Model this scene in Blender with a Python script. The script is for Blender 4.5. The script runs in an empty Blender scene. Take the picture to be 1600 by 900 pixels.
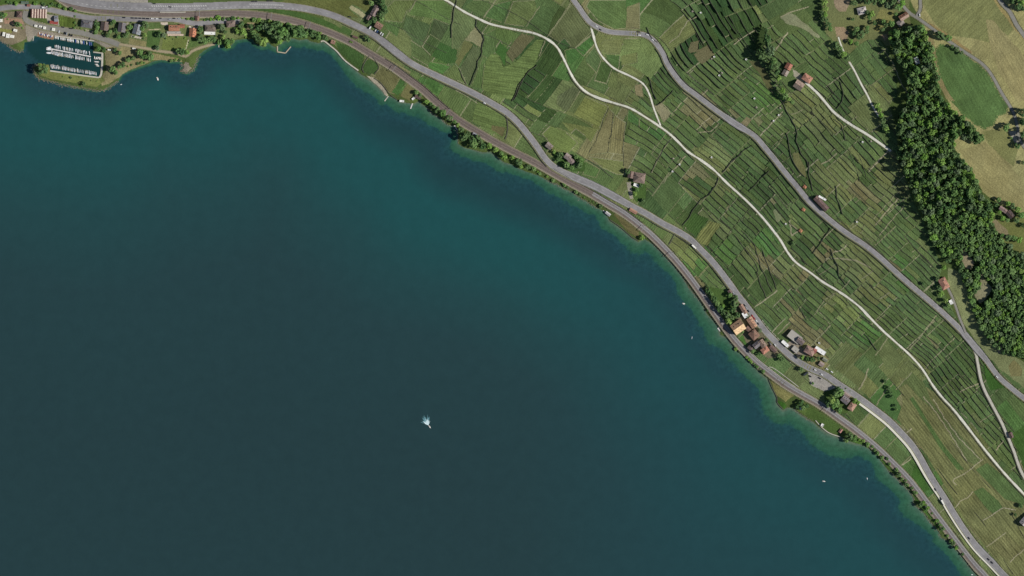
import bpy, math, random
import numpy as np
from mathutils import Vector, Matrix
random.seed(7); RNG = np.random.default_rng(7)
S = bpy.context.scene
COL = S.collection

# ------------------------------------------------------------------ camera, sky, sun, exposure
CAM_H = 9000.0                                   # metres above the lake
cam = bpy.data.cameras.new('camera'); cam.lens = 36 * CAM_H / 1600; cam.sensor_width = 36
cam.clip_start = 100; cam.clip_end = 30000
camo = bpy.data.objects.new('camera', cam); camo.location = (0, 0, CAM_H); COL.objects.link(camo)
S.camera = camo
SUN_EL, SUN_AZ = 42.0, 99.0                      # azimuth clockwise from north (+Y)
w = bpy.data.worlds.new('World'); S.world = w; w.use_nodes = True
nt = w.node_tree; bg = nt.nodes['Background']
sky = nt.nodes.new('ShaderNodeTexSky'); sky.sky_type = 'NISHITA'; sky.sun_disc = False
sky.sun_elevation = math.radians(SUN_EL); sky.sun_rotation = math.radians(SUN_AZ)
sky.altitude = 400; sky.air_density = 1.0; sky.dust_density = 0.6
nt.links.new(sky.outputs[0], bg.inputs[0]); bg.inputs[1].default_value = 0.062
sl = bpy.data.lights.new('sun', 'SUN'); sl.energy = 4.5; sl.angle = math.radians(0.5); sl.color = (1.0, 0.965, 0.91)
so = bpy.data.objects.new('sun', sl); COL.objects.link(so)
ea, aa = math.radians(SUN_EL), math.radians(SUN_AZ)
sdir = Vector((math.sin(aa) * math.cos(ea), math.cos(aa) * math.cos(ea), math.sin(ea)))
so.rotation_euler = (-sdir).to_track_quat('-Z', 'Y').to_euler(); so.location = sdir * 3000
S.render.filter_size = 1.0
S.view_settings.view_transform = 'Standard'; S.view_settings.look = 'None'
S.view_settings.exposure = 0.0; S.view_settings.gamma = 1.0; S.view_settings.use_curve_mapping = False

# ------------------------------------------------------------------ small helpers
def lin(c, g=1.0):
    o = []
    for v in c:
        v = v / 255.0
        o.append((v / 12.92 if v <= 0.04045 else ((v + 0.055) / 1.055) ** 2.4) * g)
    return tuple(o)
def put(o, parent=None):
    COL.objects.link(o)
    if parent is not None: o.parent = parent
    return o
def tag(o, label=None, cat=None, group=None, kind=None):
    if label: o['label'] = label
    if cat: o['category'] = cat
    if group: o['group'] = group
    if kind: o['kind'] = kind
    return o
def empty(name, loc=(0, 0, 0), rz=0):
    o = bpy.data.objects.new(name, None); o.location = loc; o.rotation_euler = (0, 0, rz); o.empty_display_size = 0.5
    return put(o)
class MB:
    def __init__(s): s.v = []; s.f = []
    def add(s, vs, fs):
        n = len(s.v); s.v += [tuple(p) for p in vs]; s.f += [tuple(i + n for i in f) for f in fs]; return s
    def box(s, x0, x1, y0, y1, z0, z1, t=0.0):
        return s.add([(x0, y0, z0), (x1, y0, z0), (x1, y1, z0), (x0, y1, z0), (x0 + t, y0 + t, z1), (x1 - t, y0 + t, z1), (x1 - t, y1 - t, z1), (x0 + t, y1 - t, z1)],
                     [(3, 2, 1, 0), (4, 5, 6, 7), (0, 1, 5, 4), (1, 2, 6, 5), (2, 3, 7, 6), (3, 0, 4, 7)])
    def prism(s, pts, z0, z1, inset=0.0):
        n = len(pts); cx = sum(p[0] for p in pts) / n; cy = sum(p[1] for p in pts) / n
        top = [(cx + (p[0] - cx) * (1 - inset), cy + (p[1] - cy) * (1 - inset), z1) for p in pts]
        return s.add([(p[0], p[1], z0) for p in pts] + top, [tuple(range(n - 1, -1, -1)), tuple(range(n, 2 * n))] + [(i, (i + 1) % n, n + (i + 1) % n, n + i) for i in range(n)])
    def tube(s, a, b, r0, r1, n=7):
        a = Vector(a); b = Vector(b); d = (b - a).normalized(); u = d.orthogonal().normalized(); v = d.cross(u)
        vs = [a + (u * math.cos(6.2832 * i / n) + v * math.sin(6.2832 * i / n)) * r0 for i in range(n)] + [b + (u * math.cos(6.2832 * i / n) + v * math.sin(6.2832 * i / n)) * r1 for i in range(n)]
        return s.add(vs, [(i, (i + 1) % n, n + (i + 1) % n, n + i) for i in range(n)] + [tuple(range(n - 1, -1, -1)), tuple(range(n, 2 * n))])
    def mesh(s, name, m=None):
        me = bpy.data.meshes.new(name); me.from_pydata(s.v, [], s.f); me.update()
        if m: me.materials.append(m)
        return me
    def build(s, name, m, parent=None): return put(bpy.data.objects.new(name, s.mesh(name, m)), parent)
def inst(name, me, parent=None, loc=(0, 0, 0), rz=0, sc=(1, 1, 1)):
    o = bpy.data.objects.new(name, me); o.location = loc; o.rotation_euler = (0, 0, rz); o.scale = sc
    return put(o, parent)
ORD = 'first second third fourth fifth sixth seventh eighth ninth tenth eleventh twelfth thirteenth fourteenth fifteenth sixteenth seventeenth eighteenth nineteenth twentieth twenty-first twenty-second twenty-third twenty-fourth twenty-fifth twenty-sixth twenty-seventh twenty-eighth twenty-ninth thirtieth'.split()

# ------------------------------------------------------------------ materials
MATS = {}
def mat(name, c, rough=0.85, noise=0.0, scale=1.0, spec=0.3, metal=0.0, bump=0.0, rnd=0.0, coords='Object'):
    """plain procedural material: base colour (sRGB 0-255) broken up by two noise octaves, optional bump, optional per-object shift"""
    if name in MATS: return MATS[name]
    m = bpy.data.materials.new(name); m.use_nodes = True; t = m.node_tree; b = t.nodes['Principled BSDF']
    b.inputs['Roughness'].default_value = rough; b.inputs['Specular IOR Level'].default_value = spec; b.inputs['Metallic'].default_value = metal
    col = lin(c)
    if noise or rnd:
        tc = t.nodes.new('ShaderNodeTexCoord'); n = t.nodes.new('ShaderNodeTexNoise'); n.inputs['Scale'].default_value = scale; n.inputs['Detail'].default_value = 5; n.inputs['Roughness'].default_value = 0.65
        t.links.new(tc.outputs[coords], n.inputs['Vector'])
        mr = t.nodes.new('ShaderNodeMapRange'); mr.inputs[1].default_value = 0.25; mr.inputs[2].default_value = 0.75; mr.inputs[3].default_value = 1 - noise; mr.inputs[4].default_value = 1 + noise
        t.links.new(n.outputs[0], mr.inputs[0])
        f = mr.outputs[0]
        if rnd:
            oi = t.nodes.new('ShaderNodeObjectInfo'); r2 = t.nodes.new('ShaderNodeMapRange'); r2.inputs[3].default_value = 1 - rnd; r2.inputs[4].default_value = 1 + rnd
            t.links.new(oi.outputs['Random'], r2.inputs[0]); mm = t.nodes.new('ShaderNodeMath'); mm.operation = 'MULTIPLY'; t.links.new(f, mm.inputs[0]); t.links.new(r2.outputs[0], mm.inputs[1]); f = mm.outputs[0]
        vm = t.nodes.new('ShaderNodeVectorMath'); vm.operation = 'SCALE'; vm.inputs[0].default_value = col
        t.links.new(f, vm.inputs['Scale']); t.links.new(vm.outputs[0], b.inputs['Base Color'])
        if bump:
            bp = t.nodes.new('ShaderNodeBump'); bp.inputs['Strength'].default_value = bump; bp.inputs['Distance'].default_value = 0.3
            t.links.new(n.outputs[0], bp.inputs['Height']); t.links.new(bp.outputs[0], b.inputs['Normal'])
    else: b.inputs['Base Color'].default_value = (*col, 1)
    MATS[name] = m; return m
def roof_mat(c):
    """clay tile roof: courses along the slope plus patchy weathering"""
    name = 'roof_tiles_%d_%d_%d' % c
    if name in MATS: return MATS[name]
    m = bpy.data.materials.new(name); m.use_nodes = True; t = m.node_tree; b = t.nodes['Principled BSDF']; b.inputs['Roughness'].default_value = 0.9; b.inputs['Specular IOR Level'].default_value = 0.2
    tc = t.nodes.new('ShaderNodeTexCoord'); br = t.nodes.new('ShaderNodeTexBrick'); br.inputs['Scale'].default_value = 1.6
    gm = sum(c) / 3; cl = lin([v * .70 + gm * .30 for v in c], 1.04); br.inputs['Color1'].default_value = (*[v * 1.15 for v in cl], 1); br.inputs['Color2'].default_value = (*[v * 0.82 for v in cl], 1); br.inputs['Mortar'].default_value = (*[v * 0.5 for v in cl], 1)
    br.inputs['Mortar Size'].default_value = 0.03; t.links.new(tc.outputs['Object'], br.inputs['Vector'])
    n = t.nodes.new('ShaderNodeTexNoise'); n.inputs['Scale'].default_value = 0.45; n.inputs['Detail'].default_value = 6; t.links.new(tc.outputs['Object'], n.inputs['Vector'])
    mr = t.nodes.new('ShaderNodeMapRange'); mr.inputs[1].default_value = 0.3; mr.inputs[2].default_value = 0.7; mr.inputs[3].default_value = 0.68; mr.inputs[4].default_value = 1.25; t.links.new(n.outputs[0], mr.inputs[0])
    vm = t.nodes.new('ShaderNodeVectorMath'); vm.operation = 'SCALE'; t.links.new(br.outputs[0], vm.inputs[0]); t.links.new(mr.outputs[0], vm.inputs['Scale']); t.links.new(vm.outputs[0], b.inputs['Base Color'])
    MATS[name] = m; return m
def land_mat():
    """all soil, grass and vines: colour comes from the parcel ('tint'), vine rows from 'rowc', broken by noise"""
    m = bpy.data.materials.new('planted_land'); m.use_nodes = True; t = m.node_tree; b = t.nodes['Principled BSDF']; N = t.nodes.new; L = t.links.new
    b.inputs['Roughness'].default_value = 0.95; b.inputs['Specular IOR Level'].default_value = 0.1
    at = N('ShaderNodeAttribute'); at.attribute_name = 'tint'; rc = N('ShaderNodeAttribute'); rc.attribute_name = 'rowc'; ra = N('ShaderNodeAttribute'); ra.attribute_name = 'rowa'; rl = N('ShaderNodeAttribute'); rl.attribute_name = 'rowl'
    ge = N('ShaderNodeNewGeometry')
    def noise(scale, detail, lo, hi, rough=0.6):
        n = N('ShaderNodeTexNoise'); n.inputs['Scale'].default_value = scale; n.inputs['Detail'].default_value = detail; n.inputs['Roughness'].default_value = rough; L(ge.outputs['Position'], n.inputs['Vector'])
        r = N('ShaderNodeMapRange'); r.inputs[1].default_value = 0.28; r.inputs[2].default_value = 0.72; r.inputs[3].default_value = lo; r.inputs[4].default_value = hi; L(n.outputs[0], r.inputs[0]); return r.outputs[0], n
    n1, _ = noise(0.035, 5, 0.80, 1.20); n2, nn = noise(0.6, 4, 0.60, 1.40, 0.75); n3, _ = noise(0.012, 3, 0.0, 1.0)
    mu = N('ShaderNodeMath'); mu.operation = 'MULTIPLY'; L(n1, mu.inputs[0]); L(n2, mu.inputs[1])
    w6 = N('ShaderNodeMath'); w6.operation = 'MULTIPLY'; w6.inputs[1].default_value = 2 * math.pi; L(rc.outputs['Fac'], w6.inputs[0])
    sn = N('ShaderNodeMath'); sn.operation = 'SINE'; L(w6.outputs[0], sn.inputs[0])
    cv = N('ShaderNodeCombineXYZ'); L(rc.outputs['Fac'], cv.inputs[0]); L(rl.outputs['Fac'], cv.inputs[1]); sk = N('ShaderNodeTexNoise'); sk.noise_dimensions = '2D'; sk.inputs['Scale'].default_value = 0.8; sk.inputs['Detail'].default_value = 3; L(cv.outputs[0], sk.inputs['Vector'])
    sm = N('ShaderNodeMapRange'); sm.inputs[1].default_value = .25; sm.inputs[2].default_value = .75; sm.inputs[3].default_value = -1.5; sm.inputs[4].default_value = 1.5; L(sk.outputs[0], sm.inputs[0])
    sa = N('ShaderNodeMath'); sa.operation = 'MULTIPLY_ADD'; sa.inputs[1].default_value = .55; L(sn.outputs[0], sa.inputs[0]); L(sm.outputs[0], sa.inputs[2])
    s2 = N('ShaderNodeMath'); s2.operation = 'MULTIPLY_ADD'; s2.inputs[2].default_value = 1.0; L(sa.outputs[0], s2.inputs[0]); L(ra.outputs['Fac'], s2.inputs[1])
    m3 = N('ShaderNodeMath'); m3.operation = 'MULTIPLY'; L(mu.outputs[0], m3.inputs[0]); L(s2.outputs[0], m3.inputs[1])
    dry = N('ShaderNodeMixRGB'); dry.blend_type = 'MULTIPLY'; dry.inputs[2].default_value = (1.08, 1.03, 0.94, 1); L(n3, dry.inputs[0]); L(at.outputs['Color'], dry.inputs[1])
    vm = N('ShaderNodeVectorMath'); vm.operation = 'SCALE'; L(dry.outputs[0], vm.inputs[0]); L(m3.outputs[0], vm.inputs['Scale']); L(vm.outputs[0], b.inputs['Base Color'])
    bp = N('ShaderNodeBump'); bp.inputs['Strength'].default_value = 0.6; bp.inputs['Distance'].default_value = 0.5; L(nn.outputs[0], bp.inputs['Height']); L(bp.outputs[0], b.inputs['Normal'])
    return m
SHELF = [(0, (98, 106, 88)), (.07, (66, 98, 80)), (.20, (50, 90, 68)), (.36, (42, 84, 66)), (.43, (34, 70, 71)), (.70, (33, 66, 72))]
def water_mat():
    """lake water: the pale shelf shows through by the shore ('shelf' = distance over shelf width), open water takes the depth colour"""
    m = bpy.data.materials.new('lake_water'); m.use_nodes = True; t = m.node_tree; b = t.nodes['Principled BSDF']; N = t.nodes.new; L = t.links.new
    b.inputs['Roughness'].default_value = 0.12; b.inputs['IOR'].default_value = 1.33
    at = N('ShaderNodeAttribute'); at.attribute_name = 'tint'; sh = N('ShaderNodeAttribute'); sh.attribute_name = 'shelf'; mf = N('ShaderNodeAttribute'); mf.attribute_name = 'openw'; ge = N('ShaderNodeNewGeometry')
    def noise(sc, det, lo, hi):
        n = N('ShaderNodeTexNoise'); n.inputs['Scale'].default_value = sc; n.inputs['Detail'].default_value = det; n.inputs['Roughness'].default_value = 0.65; L(ge.outputs['Position'], n.inputs['Vector'])
        r = N('ShaderNodeMapRange'); r.inputs[1].default_value = 0.25; r.inputs[2].default_value = 0.75; r.inputs[3].default_value = lo; r.inputs[4].default_value = hi; L(n.outputs[0], r.inputs[0]); return r.outputs[0], n
    nz, _ = noise(.09, 5, .78, 1.22); mu = N('ShaderNodeMath'); mu.operation = 'MULTIPLY'; L(sh.outputs['Fac'], mu.inputs[0]); L(nz, mu.inputs[1]); dv = N('ShaderNodeMath'); dv.operation = 'MULTIPLY'; dv.inputs[1].default_value = .4; L(mu.outputs[0], dv.inputs[0])
    cr = N('ShaderNodeValToRGB'); el = cr.color_ramp.elements; el[0].position = 0; el[0].color = (*lin(SHELF[0][1]), 1); el[1].position = SHELF[-1][0]; el[1].color = (*lin(SHELF[-1][1]), 1)
    for p, c in SHELF[1:-1]: e = el.new(p); e.color = (*lin(c), 1)
    L(dv.outputs[0], cr.inputs[0]); bed, _ = noise(.16, 6, .68, 1.32); vb = N('ShaderNodeVectorMath'); vb.operation = 'SCALE'; L(cr.outputs[0], vb.inputs[0]); L(bed, vb.inputs['Scale'])
    mx = N('ShaderNodeMixRGB'); L(mf.outputs['Fac'], mx.inputs[0]); L(vb.outputs[0], mx.inputs[1]); L(at.outputs['Color'], mx.inputs[2])
    fine, _ = noise(.05, 9, .93, 1.07); vm = N('ShaderNodeVectorMath'); vm.operation = 'SCALE'; L(mx.outputs[0], vm.inputs[0]); L(fine, vm.inputs['Scale']); L(vm.outputs[0], b.inputs['Base Color'])
    _, n2 = noise(.35, 4, 0, 1); bp = N('ShaderNodeBump'); bp.inputs['Strength'].default_value = 0.25; bp.inputs['Distance'].default_value = 0.4; L(n2.outputs[0], bp.inputs['Height']); L(bp.outputs[0], b.inputs['Normal'])
    return m
def leaf_mat(name, c, c2):
    m = bpy.data.materials.new(name); m.use_nodes = True; t = m.node_tree; b = t.nodes['Principled BSDF']; N = t.nodes.new; L = t.links.new
    b.inputs['Roughness'].default_value = 0.75; b.inputs['Specular IOR Level'].default_value = 0.2
    oi = N('ShaderNodeObjectInfo'); ge = N('ShaderNodeNewGeometry')
    mx = N('ShaderNodeMixRGB'); mx.inputs[1].default_value = (*lin(c), 1); mx.inputs[2].default_value = (*lin(c2), 1); L(oi.outputs['Random'], mx.inputs[0])
    r = N('ShaderNodeMapRange'); r.inputs[3].default_value = 0.6; r.inputs[4].default_value = 1.45; L(ge.outputs['Random Per Island'], r.inputs[0])
    vm = N('ShaderNodeVectorMath'); vm.operation = 'SCALE'; L(mx.outputs[0], vm.inputs[0]); L(r.outputs[0], vm.inputs['Scale']); L(vm.outputs[0], b.inputs['Base Color'])
    return m
LAND = land_mat(); WATER = water_mat()
STONE = mat('wall_stone', (82, 82, 70), 0.95, 0.3, 0.6, bump=0.5, coords='Generated'); PALE = mat('pale_concrete', (178, 174, 160), 0.9, 0.15, 0.4)
ASPH = mat('asphalt', (130, 128, 128), 0.92, 0.26, 0.09, bump=0.2); TRACK = mat('concrete_track', (200, 199, 184), 0.92, 0.2, 0.25)
GREYROAD = mat('lane_asphalt', (126, 124, 116), 0.92, 0.16, 0.2); PAINT = mat('road_paint', (186, 186, 180), 0.7, 0.15, 1.0)
BALLAST = mat('brown_ballast', (116, 105, 98), 0.95, 0.25, 0.3, bump=0.4); BALLAST2 = mat('grey_ballast', (142, 140, 140), 0.95, 0.2, 0.3, bump=0.4)
RAIL = mat('rail_steel', (120, 108, 100), 0.5, 0.1, 1.0, metal=0.6); SLEEP = mat('sleeper', (88, 78, 70), 0.9, 0.2, 1.0)
BARK = mat('bark', (78, 66, 52), 0.95, 0.3, 2.0); GLASS = mat('dark_glass', (30, 36, 44), 0.12, spec=0.6); TYRE = mat('tyre', (22, 22, 22), 0.9)
METAL = mat('galvanised_steel', (150, 152, 152), 0.5, 0.1, 2.0, metal=0.5); FOAM = mat('foam', (206, 226, 228), 0.9, 0.25, 0.4)
WOOD = mat('door_wood', (92, 66, 46), 0.8, 0.2, 3.0)

# ------------------------------------------------------------------ the shoreline in plan, and the lie of the land
def tile(ox, oy, sc, s):
    return [(ox + float(a.split(',')[0]) / sc, oy + float(a.split(',')[1]) / sc) for a in s.split()]
K = 5.625
SHORE = [(-400, 40), (-60, 52)] + tile(0, 0, K, '0,355 60,385 110,430 170,455 205,440 215,372 270,362 300,312 330,320 390,335 470,350 482,318 560,326 700,346 825,362 818,458 905,470 892,650 870,682 440,624 432,572 340,555 290,590 300,650 340,690 450,715 560,745 700,770 850,795 920,790 970,760 1040,710') \
    + tile(160, 0, K, '170,655 240,620 320,590 410,560 440,540 520,525 600,540 660,540 700,545 720,590 690,625 740,640 800,610 820,560 850,480 900,440 960,400 1010,370 1040,380') \
    + tile(320, 0, K, '190,420 230,400 270,352 350,342 420,342 440,380 510,410 560,370 590,400 635,420 640,400 690,365 740,340 780,335 830,352 900,342 930,362 1000,378 1045,362') \
    + tile(480, 0, K, '130,362 200,400 260,450 320,520 380,570 440,625 480,655 540,690 600,740 660,800 690,842 720,842 780,870') \
    + tile(480, 120, K, '810,220 850,225 900,232 930,240 980,212 1010,220') \
    + tile(640, 120, K, '100,235 150,260 200,320 270,360 330,420 400,430 430,500 430,590 480,620 560,640 640,662 720,660 770,700 830,750 900,770 950,800 1020,830') \
    + tile(800, 240, K, '230,190 290,220 340,250 400,270 470,310 540,340 600,390 660,420 700,450 760,480 820,510 860,590 920,630 990,680 1060,740 1110,775') \
    + tile(960, 360, K, '260,68 340,120 420,190 460,240 520,300 560,350 610,420 650,490 700,550 760,620 790,680') \
    + [(1106, 492), (1116, 502), (1123, 510), (1126, 523), (1138, 528), (1144, 538), (1151, 548), (1161, 554), (1170, 563), (1181, 574), (1191, 585)] \
    + tile(1180, 560, K, '100,165 120,190 150,260 195,340 200,400 245,450 290,430 340,440 400,490 460,530 520,560 560,600 620,640 700,670 760,690 800,715 880,745 950,760 1000,790 1060,840') \
    + tile(1400, 740, K, '-60,-20 0,30 60,90 120,150 160,220 160,270 200,300 250,350 300,420 370,500 400,560 470,600 530,660 590,730 640,800 680,850 720,900') \
    + [(1545, 935), (1600, 1000), (1800, 1250), (1950, 1500)]
SH = np.array(SHORE)
LANDPOLY = SHORE + [(2400, 1500), (2400, -500), (-400, -500)]
GX0, GY0, GST = -420, -420, 4
gx = np.arange(GX0, 2021, GST); gy = np.arange(GY0, 1321, GST)
GXX, GYY = np.meshgrid(gx.astype(float), gy.astype(float))
def seg_dist(px, py, poly):
    best = np.full(px.shape, 1e9)
    for (ax, ay), (bx, by) in zip(poly[:-1], poly[1:]):
        dx, dy = bx - ax, by - ay; t = np.clip(((px - ax) * dx + (py - ay) * dy) / (dx * dx + dy * dy + 1e-9), 0, 1)
        best = np.minimum(best, (px - ax - t * dx) ** 2 + (py - ay - t * dy) ** 2)
    return np.sqrt(best)
def fill(poly, xs, ys):
    """even-odd mask of a polygon on sample columns xs, rows ys"""
    out = np.zeros((len(ys), len(xs)), bool); P = np.array(poly, float); Q = np.roll(P, -1, 0)
    lo = P[:, 1].min(); hi = P[:, 1].max()
    for j in range(np.searchsorted(ys, lo), np.searchsorted(ys, hi)):
        y = ys[j]; c = (P[:, 1] <= y) != (Q[:, 1] <= y)
        if not c.any(): continue
        X = np.sort(P[c, 0] + (y - P[c, 1]) * (Q[c, 0] - P[c, 0]) / (Q[c, 1] - P[c, 1]))
        k = np.searchsorted(X, xs); out[j] = (k % 2) == 1
    return out
dist = seg_dist(GXX, GYY, SHORE); onland = fill(LANDPOLY, gx + 0.01, gy + 0.01)
sd = np.where(onland, dist, -dist)
def blur(a, r, n=2):
    for _ in range(n):
        for ax in (0, 1):
            p = np.concatenate([np.repeat(np.take(a, [0], ax), r, ax), a, np.repeat(np.take(a, [-1], ax), r, ax)], ax)
            c = np.cumsum(p, ax); z = np.zeros_like(np.take(c, [0], ax)); c = np.concatenate([z, c], ax); L = a.shape[ax]
            a = (np.take(c, range(2 * r + 1, 2 * r + 1 + L), ax) - np.take(c, range(0, L), ax)) / (2 * r + 1)
    return a
prof = lambda d: np.interp(d, [-400, -60, -15, 0, 3, 10, 25, 60, 120, 250, 400, 600, 1200], [-60, -25, -6, 0.4, 1.4, 3.2, 4.8, 10, 24, 57, 95, 122, 165])
hill = prof(np.where(sd > 30, blur(sd, 6), sd))
und = sum(a * np.sin(GXX / l1 + p1) * np.sin(GYY / l2 + p2) for a, l1, l2, p1, p2 in [(2.2, 61, 47, .3, 1.1), (1.4, 29, 37, 2.1, .2), (3, 130, 90, 1.0, 2.0)])
hill = np.where(sd > 30, hill + und * np.clip((sd - 30) / 100, 0, 1), hill)
hill = np.where(sd > 40, blur(hill, 2, 1), hill)
def samp(F, px, py):
    fx = np.clip((np.asarray(px, float) - GX0) / GST, 0, F.shape[1] - 1.001); fy = np.clip((np.asarray(py, float) - GY0) / GST, 0, F.shape[0] - 1.001)
    i = fx.astype(int); j = fy.astype(int); u = fx - i; v = fy - j
    return F[j, i] * (1 - u) * (1 - v) + F[j, i + 1] * u * (1 - v) + F[j + 1, i] * (1 - u) * v + F[j + 1, i + 1] * u * v
def hgt(px, py): return np.maximum(samp(hill, px, py), 0.4)
def plan(px, py):
    """survey: point of the aerial picture -> metres on the ground, allowing for the height of the hillside there"""
    s = 1 - np.maximum(samp(hill, px, py), 0) / CAM_H
    return (np.asarray(px, float) - 800) * s, (450 - np.asarray(py, float)) * s
def P3(px, py, dz=0.0):
    x, y = plan(px, py); return (float(x), float(y), float(hgt(px, py)) + dz)

# ------------------------------------------------------------------ road, track and rail lines (plan)
def smooth(pts, n=5):
    P = [pts[0]] + list(pts) + [pts[-1]]; out = []
    for i in range(1, len(P) - 2):
        a, b, c, d = [np.array(q, float) for q in P[i - 1:i + 3]]
        for k in range(n):
            t = k / n; out.append(tuple(0.5 * (2 * b + (c - a) * t + (2 * a - 5 * b + 4 * c - d) * t * t + (-a + 3 * b - 3 * c + d) * t ** 3)))
    out.append(tuple(map(float, pts[-1]))); return out
def pl(s): return [tuple(float(v) for v in a.split(',')) for a in s.split()]
MAIN = pl('60,-30 90,-8 130,3 170,8 220,10 270,11 320,10 370,8 420,8 460,11 490,16 520,24 550,37 580,52 600,66 620,82 640,97 660,108 690,122 720,136 750,151 780,168 795,178 810,192 825,210 840,230 850,245 862,258 880,269 900,278 930,291 960,307 985,321 1010,334 1035,349 1060,362 1080,375 1095,390 1110,405 1125,423 1140,443 1152,460 1164,475 1179,495 1194,515 1208,530 1228,550 1247,565 1267,576 1290,586 1310,600 1330,613 1350,627 1370,642 1390,658 1408,676 1425,695 1438,715 1450,737 1462,757 1477,780 1492,805 1507,828 1527,855 1550,879 1572,902 1610,940')
RAILL = pl('60,-25 96,-1 110,7 130,13 160,17 200,20 240,22 280,22 320,22 360,21 400,23 430,27 460,33 490,42 520,53 550,67 575,82 600,97 620,110 640,125 660,140 680,158 700,175 720,190 745,205 770,220 800,236 830,251 860,268 890,285 920,301 945,316 975,334 1005,357 1020,370 1040,390 1060,412 1080,437 1100,465 1115,487 1130,508 1145,528 1160,545 1180,565 1200,581 1225,600 1250,615 1280,632 1310,653 1340,675 1370,700 1395,724 1420,750 1445,782 1470,815 1495,848 1520,880 1540,902 1575,945')
UPPER = pl('875,-40 893,-5 905,12 920,33 935,43 955,50 985,52 1005,54 1020,62 1035,82 1043,100 1055,118 1070,135 1090,150 1120,173 1140,187 1160,200 1180,213 1195,230 1210,248 1225,267 1245,291 1265,315 1290,338 1320,362 1350,382 1375,402 1400,425 1425,447 1450,468 1475,490 1500,514 1520,537 1540,561 1560,588 1580,606 1600,622 1645,655')
MID = pl('650,-35 690,-5 705,5 725,18 745,28 765,37 785,42 810,47 835,52 855,61 870,73 880,90 890,111 900,128 915,143 935,153 960,161 985,169 1010,184 1030,197 1045,208 1060,222 1075,237 1095,250 1115,265 1135,285 1155,303 1175,322 1190,338 1205,356 1220,376 1232,396 1245,411 1265,425 1285,440 1305,452 1325,465 1345,481 1360,497 1380,517 1400,535 1420,553 1440,575 1455,598 1470,618 1490,640 1510,665 1540,704 1570,740 1600,772 1640,815')
SPUR = pl('921,33 927,55 933,75 943,91 960,107 985,119 1005,131 1015,148 1022,170 1032,196')
FARM = pl('1258,128 1275,143 1290,160 1305,177 1330,195 1355,210 1378,226 1392,236')
HILLRD = pl('1390,-30 1405,0 1420,19 1435,29 1460,47 1485,66 1510,83 1535,100 1550,118 1565,145 1583,175 1590,200 1592,215 1605,235 1640,270')
HILLJN = pl('1440,-30 1438,0 1438,14 1432,26')
TOPRD = pl('1540,-40 1562,0 1578,19 1588,38 1600,55 1640,110')
LOCAL = pl('-40,17 -5,14 20,11 60,12 100,20 140,28 170,29 210,30 270,30 290,34 310,37 345,33 375,34')
BRANCH = pl('1500,515 1515,535 1524,550 1528,568 1532,590 1538,608 1546,624 1555,641 1565,660 1573,678 1584,704 1595,735 1610,760 1640,800')
DRIVE = pl('1479,446 1487,462 1493,478 1500,498 1509,520')
QUAY = pl('42,14 40,30 60,40 85,45 130,52 165,62 186,70')
LAKEPATH = pl('186,69 205,72 230,76 250,80 275,83 290,88 300,80 318,73 336,69')
LINKP = pl('1310,58 1314,70 1319,82')
LANE2 = pl('1327,97 1335,110 1345,130 1356,150 1364,167 1373,182')
ROADS = [('main_road', MAIN, 8.8, ASPH, .30), ('upper_road', UPPER, 7.2, ASPH, .30), ('vineyard_track', MID, 2.9, TRACK, .30), ('vineyard_spur_track', SPUR, 2.4, TRACK, .36), ('farm_lane', FARM, 3.6, TRACK, .30),
         ('hill_road', HILLRD, 4.2, GREYROAD, .30), ('hill_road_junction', HILLJN, 4.5, GREYROAD, .36), ('plateau_road', TOPRD, 6.0, GREYROAD, .30), ('village_street', LOCAL, 7.5, ASPH, .30),
         ('branch_road', BRANCH, 4.0, mat('pale_lane', (172, 169, 156), .92, .2, .2), .36), ('driveway', DRIVE, 3.2, GREYROAD, .36), ('quay_road', QUAY, 8.0, GREYROAD, .36), ('lakeside_path', LAKEPATH, 3.2, mat('gravel_path', (150, 138, 112), .95, .2, .5), .30),
         ('vineyard_lane', LANE2, 2.4, TRACK, .30), ('garden_lane', LINKP, 2.0, TRACK, .30)]
# ------------------------------------------------------------------ land-use raster, one cell per metre
X0, Y0, NX, NY = -40, -40, 1680, 980
cx = X0 + np.arange(NX) + 0.5; cy = Y0 + np.arange(NY) + 0.5
CXX, CYY = np.meshgrid(cx, cy)
KX, KY = np.meshgrid(X0 + np.arange(NX + 1.0), Y0 + np.arange(NY + 1.0))
HC = np.maximum(samp(hill, KX, KY), 0.4); HP = np.maximum(samp(hill, CXX, CYY), 0.4); SDP = samp(sd, CXX, CYY)
landmask = fill(LANDPOLY, cx, cy)
idm = np.where(landmask, 1, 0).astype(np.int32)
REG = {1: dict(name='verge', c=(76, 92, 50), k=0, row=None, j=0)}
def new_id(**kw):
    i = len(REG) + 1; REG[i] = kw; return i
TONE = {'K': (56, 78, 45), 'D': (72, 92, 55), 'G': (84, 104, 64), 'O': (101, 112, 72), 'T': (112, 112, 80), 'B': (78, 108, 60), 'L': (106, 122, 75), 'Y': (107, 116, 73)}
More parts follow.
